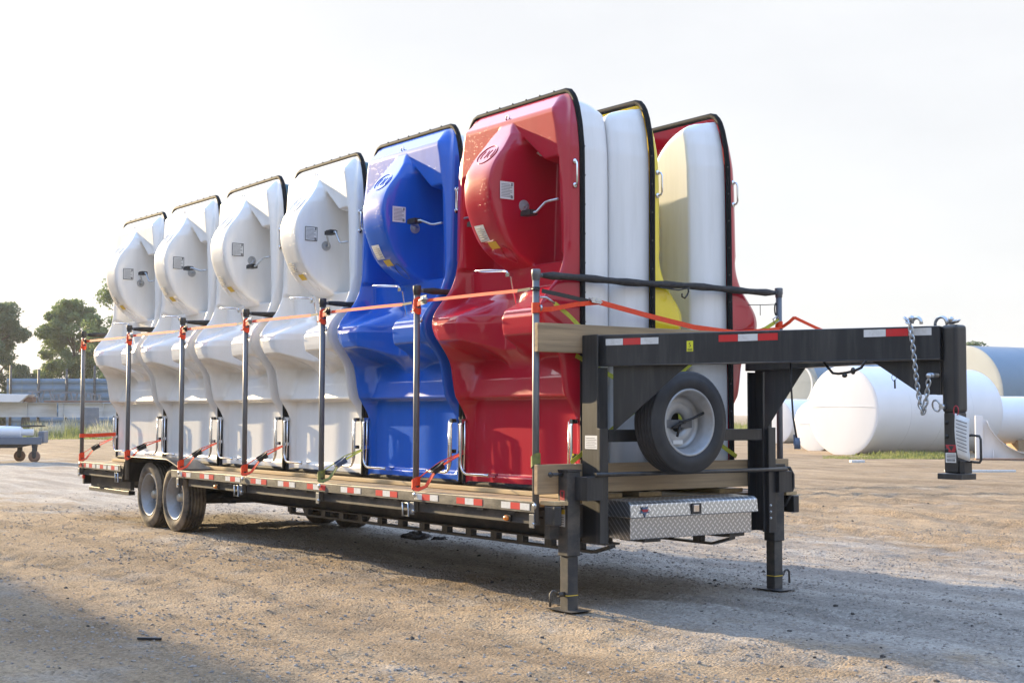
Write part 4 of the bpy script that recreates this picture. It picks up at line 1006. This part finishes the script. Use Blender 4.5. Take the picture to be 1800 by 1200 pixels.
# ------------------------------------------------------------------ the yard behind
def gp(px, D, z=0):            # a place in the yard: D metres down the view, sideways by bearing
    k = (px-900)/2441.6; q = CAM+FWD2*D+RT2*(D*k); return Vector((q.x, q.y, z))
def zat(px_y, D): return 1.424-(px_y-726)*D/2441.6
ANG = math.atan2(RT2.y, RT2.x)      # heading of a line running across the view

def tank(px, py, D, Rr, L_, off, shell, head, label, group=None, rings=3, ring_head=False):
    los = (gp(px, D)-Vector((CAM.x, CAM.y, 0))).normalized(); per = Vector((los.y, -los.x, 0))
    a = los*math.cos(R(off))+per*math.sin(R(off)); zc = zat(py, D); c = gp(px, D, 0)
    t = thing('storage_tank', (c.x, c.y, 0), label, 'tank', group, math.atan2(a.y, a.x))
    m = MB(); m.lathe([(Rr, .012), (Rr, L_-.012)], 72, (0, 0, zc), 'x'); m.build('shell', shell, t)
    for x0, sg in ((0, 1), (L_, -1)):
        m = MB(); m.lathe([(0, -sg*.045), (Rr*.5, -sg*.035), (Rr*.9, -sg*.012), (Rr-.012, 0), (Rr+.004, sg*.006), (Rr+.002, sg*.02)], 72, (x0, 0, zc), 'x'); m.build('end_plate', head, t)
    for k in range(1, rings+1):
        x = L_*k/(rings+1); m = MB(); m.lathe([(Rr-.01, -.02), (Rr+.007, -.006), (Rr+.007, .006), (Rr-.01, .02)], 72, (x, 0, zc), 'x'); m.build('weld_ring', shell, t)
    m = MB(); m.box(-.05, -.043, -Rr*.86, Rr*.86, zc+Rr*.1-.006, zc+Rr*.1+.006); m.build('head_seam', head, t)
    if ring_head:
        m = MB(); m.lathe([(Rr*.72, -.06), (Rr*.76, -.07), (Rr*.8, -.06)], 48, (0, 0, zc), 'x'); m.build('reinforcing_ring', 'tank', t)
    gb = zc-Rr
    for x in (L_*.15, L_*.8):
        m = MB(); m.box(x-.12, x+.12, -Rr*.75, Rr*.75, 0.0, max(.08, gb+.14)); m.build('timber_chock', 'board', t)
    return t
tank(1481, 721, 47.5, 1.545, 6.8, 41, 'tank', 'tank', 'large white cylindrical tank lying on the dirt, behind the coupler', 'tanks lying in the yard')
tank(1696, 692, 63, 2.22, 10, 44, 'tankblue', 'primer', 'largest tank, blue-grey with beige end, behind the white tanks', 'tanks lying in the yard')
tank(1722, 736, 54, .91, 9, 72, 'tank', 'tank', 'slim white tank lying in front of the blue-grey one', 'tanks lying in the yard')
tank(1362, 740, 66, 1.07, 6, 40, 'tank', 'tank', 'small white tank seen past the far upright, farther of two', 'tanks lying in the yard')
tank(1430, 748, 52.5, .97, 5, 40, 'tank', 'tank', 'small white tank tucked against the large white one', 'tanks lying in the yard')
tank(1400, 676, 82, 1.65, 8, 42, 'tankblue', 'primer', 'grey-ended tank with a welded ring, stacked behind the small white tanks', 'tanks lying in the yard', 2, True)
tank(1500, 668, 88, 1.15, 9, 70, 'tankblue', 'tank', 'pale blue tank showing just over the large white tank', 'tanks lying in the yard')
# white cradle
c = gp(1713, 42.2); t = thing('tank_saddle', (c.x, c.y, 0), 'white steel saddle cradle with a curved cut-out and square end post', 'saddle', None, ANG-.25)
pr = [(0.22, 0, .10), (0.22, 0, 1.30)]+[(1.75-1.50*math.cos(a), 0, 1.62-1.42*math.sin(a)) for a in np.linspace(.28, PI-.28, 22)]+[(3.28, 0, 1.30), (3.28, 0, .10)]
m = MB(); m.prism([(a, -.06, z) for a, _, z in pr], (0, .12, 0)); m.build('curved_plate', 'tank', t)
for x in (0, 3.28): MB().box(x, x+.218, -.14, .14, .09, 1.38).build('end_post', 'tank', t, .01)
for x in (.5, 1.6, 2.7): MB().box(x-.01, x+.01, -.30, -.062, .11, .35).build('rib', 'tank', t)
MB().box(-.02, 3.5, -.35, .35, .02, .088).build('base_plate', 'rust', t)
m = MB()
vs_ = [(1.75-1.50*math.cos(a), y, 1.625-1.42*math.sin(a)) for a in np.linspace(.28, PI-.28, 22) for y in (-.35, .35)]
m.add(vs_, [(2*i, 2*i+1, 2*i+3, 2*i+2) for i in range(21)], True); o = m.build('wear_plate', 'tank', t); so = o.modifiers.new('s', 'SOLIDIFY'); so.thickness = .012
c = gp(1724, 33.5); tag(MB().box(-.9, .8, -.05, .05, .03, .10).build('white_batten', 'tapewhite', None, .01), 'white painted batten lying flat on the dirt behind the coupler', 'batten'); bpy.data.objects['white_batten'].location = (c.x, c.y, float(ground_h(c.x, c.y))-.03); bpy.data.objects['white_batten'].rotation_euler = (0, 0, ANG)
c = gp(1505, 40); o = tag(MB().box(-.2, .2, -.10, .10, 0, .07).build('white_block', 'tapewhite', None, .01), 'small white block on the dirt before the large white tank', 'block'); o.location = (c.x, c.y, float(ground_h(c.x, c.y))); o.rotation_euler = (0, 0, ANG+.1)

# left: girders on stands, drum, sheet stack, fence, cart
def girder(px0, px1, D, z0, z1, label):
    a, b_ = gp(px0, D), gp(px1, D); L_ = (b_-a).length
    t = thing('steel_girder', (a.x, a.y, 0), label, 'girder', 'pale girders on stands', math.atan2(b_.y-a.y, b_.x-a.x))
    MB().box(0, L_, -.01, .01, z0+.03, z1-.03).build('web', 'beam', t); MB().box(0, L_, -.16, .16, z1-.029, z1).build('top_flange', 'beam', t); MB().box(0, L_, -.16, .16, z0, z0+.029).build('bottom_flange', 'beam', t)
    for x in np.arange(.3, L_, 2.3): MB().box(x-.01, x+.01, -.15, -.011, z0+.031, z1-.031).build('stiffener', 'beam', t)
    for x in (L_*.2, L_*.8): MB().prism([(x-.25, -.3, .2), (x+.25, -.3, .2), (x+.12, -.3, z0-.002), (x-.12, -.3, z0-.002)], (0, .6, 0)).build('stand', 'dusty', t)
girder(-170, 101, 80, 1.13, 1.96, 'pale grey steel girder on stands, the one carrying the white sheets')
girder(104, 420, 79.3, 1.12, 1.94, 'pale grey steel girder on stands, the one behind the grey drum')
c = gp(-80, 80); t = tag(MB().prism([(0, -.6, 1.98), (4.0, -.6, 1.98), (4.5, -.6, 2.42), (0, -.6, 2.50)], (0, 1.2, 0)).build('sheet_stack', 'tank', None, .02), 'stack of white sheets lying on top of the girder', 'sheets'); t.location = (c.x, c.y, 0); t.rotation_euler = (0, 0, ANG)
c = gp(45, 80); t = tag(MB().box(0, .55, -.3, .3, 1.985, 2.30).build('dark_block', 'rust', None, .05), 'dark rusty block at the end of the white sheet stack', 'block'); t.location = (c.x, c.y, 0); t.rotation_euler = (0, 0, ANG)
c = gp(80, 79.5); t = tag(MB().box(0, 5, -.25, .25, 1.985, 2.07).build('rusty_plate', 'rust', None, .01), 'long rusty plate lying along the girder top', 'plate'); t.location = (c.x, c.y, 0); t.rotation_euler = (0, 0, ANG)
c = gp(161, 77); t = thing('steel_drum', (c.x, c.y, .36), 'grey-blue steel drum standing in the grass before the girder', 'drum')
m = MB(); p = [(0, 1.30), (.40, 1.30), (.42, 1.32), (.435, 1.31), (.43, 1.28)]
for k in range(1, 16):
    z = 1.28-k*.08; p.append((.43+(.018 if k in (5, 10) else 0), z))
m.lathe(p+[(.42, 0), (0, 0)], 36, (0, 0, 0), 'z'); m.build('barrel', 'drum', t)
m = MB(); m.lathe([(0, .02), (.05, .02), (.055, 0)], 14, (.2, .1, 1.305), 'z'); m.build('bung', 'black', t)
a, b_ = gp(12, 92), gp(520, 92); L_ = (b_-a).length
t = thing('corrugated_fence', (a.x, a.y, .35), 'tall blue corrugated sheet fence on dark posts behind the girders', 'fence', None, math.atan2(b_.y-a.y, b_.x-a.x))
pw_ = 1.02
for k in range(int(L_/pw_)):
    m = MB(); n = 26; vs_ = []
    for j in range(n+1):
        z = 3.28*j/n; dy = .035*(1 if (j//2) % 2 else -1); vs_ += [(k*pw_+.006, dy+.01*(k % 2), z), (k*pw_+pw_-.006, dy+.01*(k % 2), z)]
    m.add(vs_, [(2*i, 2*i+1, 2*i+3, 2*i+2) for i in range(n)]); o = m.build('fence_sheet', 'fence', t)
for k in range(int(L_/1.85)+1):
    m = MB(); m.tube([(k*1.85+.3, -.10, -.1), (k*1.85+.3, -.10, 3.9+.25*(k % 3 == 0))], .075, 8); m.build('fence_post', 'dusty', t)
def trestle(px, D, sc, label):
    c = gp(px, D); t = thing('folded_trestle', (c.x, c.y, 1.98), label, 'trestle', 'trestles in a row by the fence', ANG)
    m = MB()
    for s in (-1, 1):
        MB().obox((s*.22*sc, 0, .30*sc), (s*.28, 0, -1), .32*sc, .04, .04).build('leg', 'drum', t)
    MB().box(-.35*sc, .35*sc, -.15, .15, .60*sc, .68*sc).build('top', 'drum', t)
    MB().box(-.42*sc, .42*sc, -.06, .06, -.06, .002).build('foot_bar', 'dusty', t)
for k, (px, sc) in enumerate(((62, .95), (83, 1.1), (100, .7), (121, .9), (140, .85), (156, .8), (172, .7))):
    trestle(px, 80.4, sc, ['squat dark trestle next to the rusty block by the white sheets', 'tallest dark trestle on the girders', 'lowest dark trestle, where the two girders meet', 'wide dark trestle past the girder joint', 'dark trestle second past the girder joint', 'dark trestle above the grey drum', 'low dark trestle beyond the grey drum'][k])
# cart
a = gp(-70, 38.6); t = thing('wheeled_cart', (a.x, a.y, float(ground_h(a.x, a.y))), 'low steel yard cart on caster wheels carrying a white cylinder', 'cart', None, ANG+.10)
MB().box(0, 2.30, -.45, .45, .52, .66).build('bed', 'drum', t, .02); MB().box(0, 2.34, -.50, -.452, .50, .70).build('side_rail', 'drum', t, .01)
MB().prism([(0, -.42, .40), (1.6, -.42, .40), (2.1, -.42, .515), (0, -.42, .515)], (0, .84, 0)).build('under_frame', 'dusty', t)
for x, y in ((2.14, -.40), (1.55, .40), (.2, -.40), (.2, .4)):
    m = MB(); m.lathe([(0, -.05), (.10, -.05), (.15, -.04), (.163, 0), (.15, .04), (.10, .05), (0, .05)], 28, (x, y, .165), 'y'); w = m.build('caster_wheel', 'rust', t)
    m = MB(); m.lathe([(0, -.062), (.045, -.06), (.05, -.05)], 14, (x, y, .165), 'y'); m.build('hub', 'black', w)
    m = MB(); m.box(x-.05, x+.06, y-.075, y-.062, .15, .50).box(x-.05, x+.06, y+.062, y+.075, .15, .50).box(x-.06, x+.07, y-.08, y+.08, .42, .50); m.build('fork', 'dusty', w)
MB().box(2.20, 2.36, -.25, .25, .54, .86).build('end_bracket', 'drum', t, .02)
m = MB(); m.tube([(1.2, -.1, .98), (1.9, -.12, 1.00), (2.36, -.13, 1.01)], [.02, .035, .02], 6); tag(m.build('dark_bar', 'dusty'), 'dark bar lying across the white cylinder on the cart', 'bar'); o = bpy.data.objects['dark_bar']; o.location = t.location; o.rotation_euler = t.rotation_euler
m = MB(); m.lathe([(0, 0), (.16, 0), (.17, .02), (.17, 1.35), (.14, 1.37), (.09, 1.38), (.09, 1.68), (0, 1.68)], 28, (.35, -.10, .83), 'x'); cy = tag(m.build('white_cylinder', 'tank'), 'white pipe-ended cylinder lying on the yard cart', 'cylinder'); cy.location = t.location; cy.rotation_euler = t.rotation_euler

# ------------------------------------------------------------------ trees
def tree(px, D, top, cb, rad, lm, label, seed, n=9000, name='broadleaf_tree'):
    rs = np.random.RandomState(seed); c = gp(px, D); z0 = float(gbase(c.x, c.y))
    t = thing(name, (c.x, c.y, z0), label, 'tree', 'trees behind the fence')
    H = top-z0; m = MB(); tips = []
    m.tube([(0, 0, -.3), (.05, .05, H*.25), (-.1, .1, H*.5), (.05, 0, H*.8)], [.24, .19, .13, .04], 10)
    for k in range(14):
        a = rs.rand()*6.28; z = H*(.3+.45*rs.rand()); r_ = rad*(.55+.45*rs.rand()); e = (r_*math.cos(a), r_*math.sin(a), z+H*.12+.5*rs.rand())
        m.tube([(0, 0, z), (e[0]*.5, e[1]*.5, z+(e[2]-z)*.6), e], [.07, .045, .015], 6); tips.append(e)
    m.build('trunk', 'bark', t)
    ncl_ = 130; C = []
    for k in range(ncl_):
        a = rs.rand()*6.28; hh_ = rs.rand(); zz = cb-z0+(H-(cb-z0))*hh_; env = rad*math.sin(PI*min(.97, .18+.75*hh_))**.7; r_ = env*rs.rand()**.45
        C.append((r_*math.cos(a), r_*math.sin(a), zz, rad*(.15+.16*rs.rand())))
    C = np.array(C); k = rs.randint(0, ncl_, n); dd = rs.normal(size=(n, 3)); dd /= np.linalg.norm(dd, axis=1)[:, None]
    P = C[k, :3]+dd*(C[k, 3]*rs.rand(n)**.4)[:, None]*np.array([1, 1, .72])
    a = rs.normal(size=(n, 3)); a /= np.linalg.norm(a, axis=1)[:, None]; b_ = np.cross(a, rs.normal(size=(n, 3))); b_ /= np.linalg.norm(b_, axis=1)[:, None]
    s_ = (.075+.085*rs.rand(n))[:, None]
    V = np.stack([P-a*s_, P+b_*s_*.5, P+a*s_, P-b_*s_*.5], 1).reshape(-1, 3)
    put('crown', npmesh('crown', V, np.arange(n*4).reshape(n, 4), False), lm, t)
    return t
tree(-12, 104, 9.5, .6, 3.0, 'leafdark', 'dense dark green tree rising past the end of the blue fence', 5, 42000)
tree(128, 106, 9.7, 2.2, 2.8, 'leaf', 'bright green spreading tree behind the middle of the blue fence', 9, 36000)
tree(232, 101, 11.2, 3.0, 3.2, 'leaf', 'taller tree half hidden behind the tail-end white boat', 12, 18000)
tree(1716, 120, 7.5, 3.2, 1.5, 'leafdark', 'small tree top showing above the blue-grey tank', 21, 5000)

# ------------------------------------------------------------------ grass
def grass(px0, px1, D0, D1, n, h0, h1, mt, label, name, clump=.6):
    rs = np.random.RandomState(int(px0+5000)); u = rs.rand(n); v = rs.rand(n); V = []
    px = px0+(px1-px0)*u; D = D0+(D1-D0)*v; k = (px-900)/2441.6
    x = CAM.x+FWD2.x*D+RT2.x*D*k; y = CAM.y+FWD2.y*D+RT2.y*D*k
    hgt = (h0+(h1-h0)*rs.rand(n))*np.clip(.55+1.6*vnoise(x*clump, y*clump), .15, 1.5)
    a = rs.rand(n)*6.28; w = .018+.02*rs.rand(n); z = ground_h(x, y); lx = rs.normal(size=n)*.25*hgt; ly = rs.normal(size=n)*.25*hgt
    V = np.stack([np.stack([x-w*np.cos(a), y-w*np.sin(a), z-.02], -1), np.stack([x+w*np.cos(a), y+w*np.sin(a), z-.02], -1), np.stack([x+lx, y+ly, z+hgt], -1)], 1).reshape(-1, 3)
    o = put(name, npmesh(name, V, np.arange(n*3).reshape(n, 3), False), mt); o['kind'] = 'stuff'; return tag(o, label, 'grass')
grass(-60, 480, 70, 79, 15000, .2, .75, 'grass', 'green grass growing along the foot of the girders', 'green_grass')
grass(60, 240, 72.5, 77, 5000, .5, 1.1, 'pale', 'pale seeding grass around the drum', 'seeding_grass', .9)
grass(1445, 1660, 43, 46.2, 5000, .02, .20, 'grass', 'short weeds growing in front of the large white tank', 'short_weeds', .5)
grass(1150, 1420, 72, 120, 14000, .3, .9, 'grass', 'green field grass seen past the far upright', 'field_grass', .3)

# ------------------------------------------------------------------ odds and ends on the dirt
def clod(px, py, r_, label, seed):
    D = 1.424*2441.6/(py-726); c = gp(px, D); rs = random.Random(seed); bm = bmesh.new(); bmesh.ops.create_icosphere(bm, subdivisions=4, radius=r_)
    for v in bm.verts:
        q = v.co.normalized(); f = 1+.9*float(vnoise(np.array(q.x*3+seed), np.array(q.y*3+q.z*2)))+.5*float(vnoise(np.array(q.x*9+seed), np.array(q.y*9+q.z*7)))
        v.co = Vector((q.x*r_*f*1.3, q.y*r_*f*1.3, max(-.01, q.z*r_*f*.55)))
    me = bpy.data.meshes.new('dirt_clod'); bm.to_mesh(me); bm.free(); o = put('dirt_clod', me, 'clod'); o.location = (c.x, c.y, float(ground_h(c.x, c.y))); o.rotation_euler = (0, 0, seed)
    tag(o, label, 'dirt clod', 'dark clods under the trailer')
clod(728, 949, .115, 'wide black dirt clod on the gravel under the trailer', 3); clod(774, 952, .055, 'small black dirt clod beside the wide one under the trailer', 8)
D = 1.424*2441.6/(1124-726); c = gp(270, D); t = MB().box(-.075, .075, -.013, .013, 0, .016).build('rubber_strip', 'black', None, .004); t.location = (c.x, c.y, float(ground_h(c.x, c.y))+.004); t.rotation_euler = (0, .03, ANG+.06); tag(t, 'short black rubber strip lying on the dirt', 'rubber strip')

# ------------------------------------------------------------------ unseen shed placed so its eave shades the foreground, raised to darken boat reflections
HS = 9.0; ye = -3.87-.66*HS
t = thing('offscreen_shed', (-30, ye-5, 0), 'long dark metal shed added outside the view to shade the dirt', 'shed')
MB().box(-26, 15.5, -5, 4.7, -.3, HS-.35).build('wall', 'wall', t)
m = MB(); m.prism([(-26.5, -5.4, HS-.35), (-26.5, 5.0, HS-.35), (-26.5, 5.0, HS), (-26.5, 0, HS+.9), (-26.5, -5.4, HS)], (42.5, 0, 0)); m.build('roof', 'beam', t)
for x in (-18, -6, 6): MB().box(x-2, x+2, 4.702, 4.76, 0, 4.6).build('roller_door', 'fence', t)

# ------------------------------------------------------------------ added building behind the camera, unseen, giving the boats something dark to reflect
t = thing('reflection_building', (16, -24, 0), 'long dark building added outside the view for the boats to reflect', 'building')
MB().box(-21, 30, -8, 0, -.3, 6.6).build('wall', 'wall', t)
m = MB(); m.prism([(-21.4, -8.4, 6.6), (-21.4, .4, 6.6), (-21.4, .4, 6.9), (-21.4, -4, 7.8), (-21.4, -8.4, 6.9)], (51.8, 0, 0)); m.build('roof', 'beam', t)
for x in (-14, -4, 6, 16): MB().box(x-2.2, x+2.2, .002, .06, 0, 4.8).build('roller_door', 'fence', t)

# ------------------------------------------------------------------ morning haze in the air
hz = MB().box(-980, 980, -980, 980, -1.2, 13.0).build('haze', 'wall'); hm_ = bpy.data.materials.new('haze_air'); hm_.use_nodes = True
hn = hm_.node_tree; hn.nodes.clear(); ho = hn.nodes.new('ShaderNodeOutputMaterial'); pv = hn.nodes.new('ShaderNodeVolumePrincipled')
pv.inputs['Color'].default_value = (.92, .95, 1, 1); pv.inputs['Density'].default_value = .0004; pv.inputs['Anisotropy'].default_value = .3
hn.links.new(pv.outputs[0], ho.inputs['Volume']); hz.data.materials.clear(); hz.data.materials.append(hm_); hz['kind'] = 'stuff'
tag(hz, 'thin pale morning haze hanging over the whole yard', 'haze')
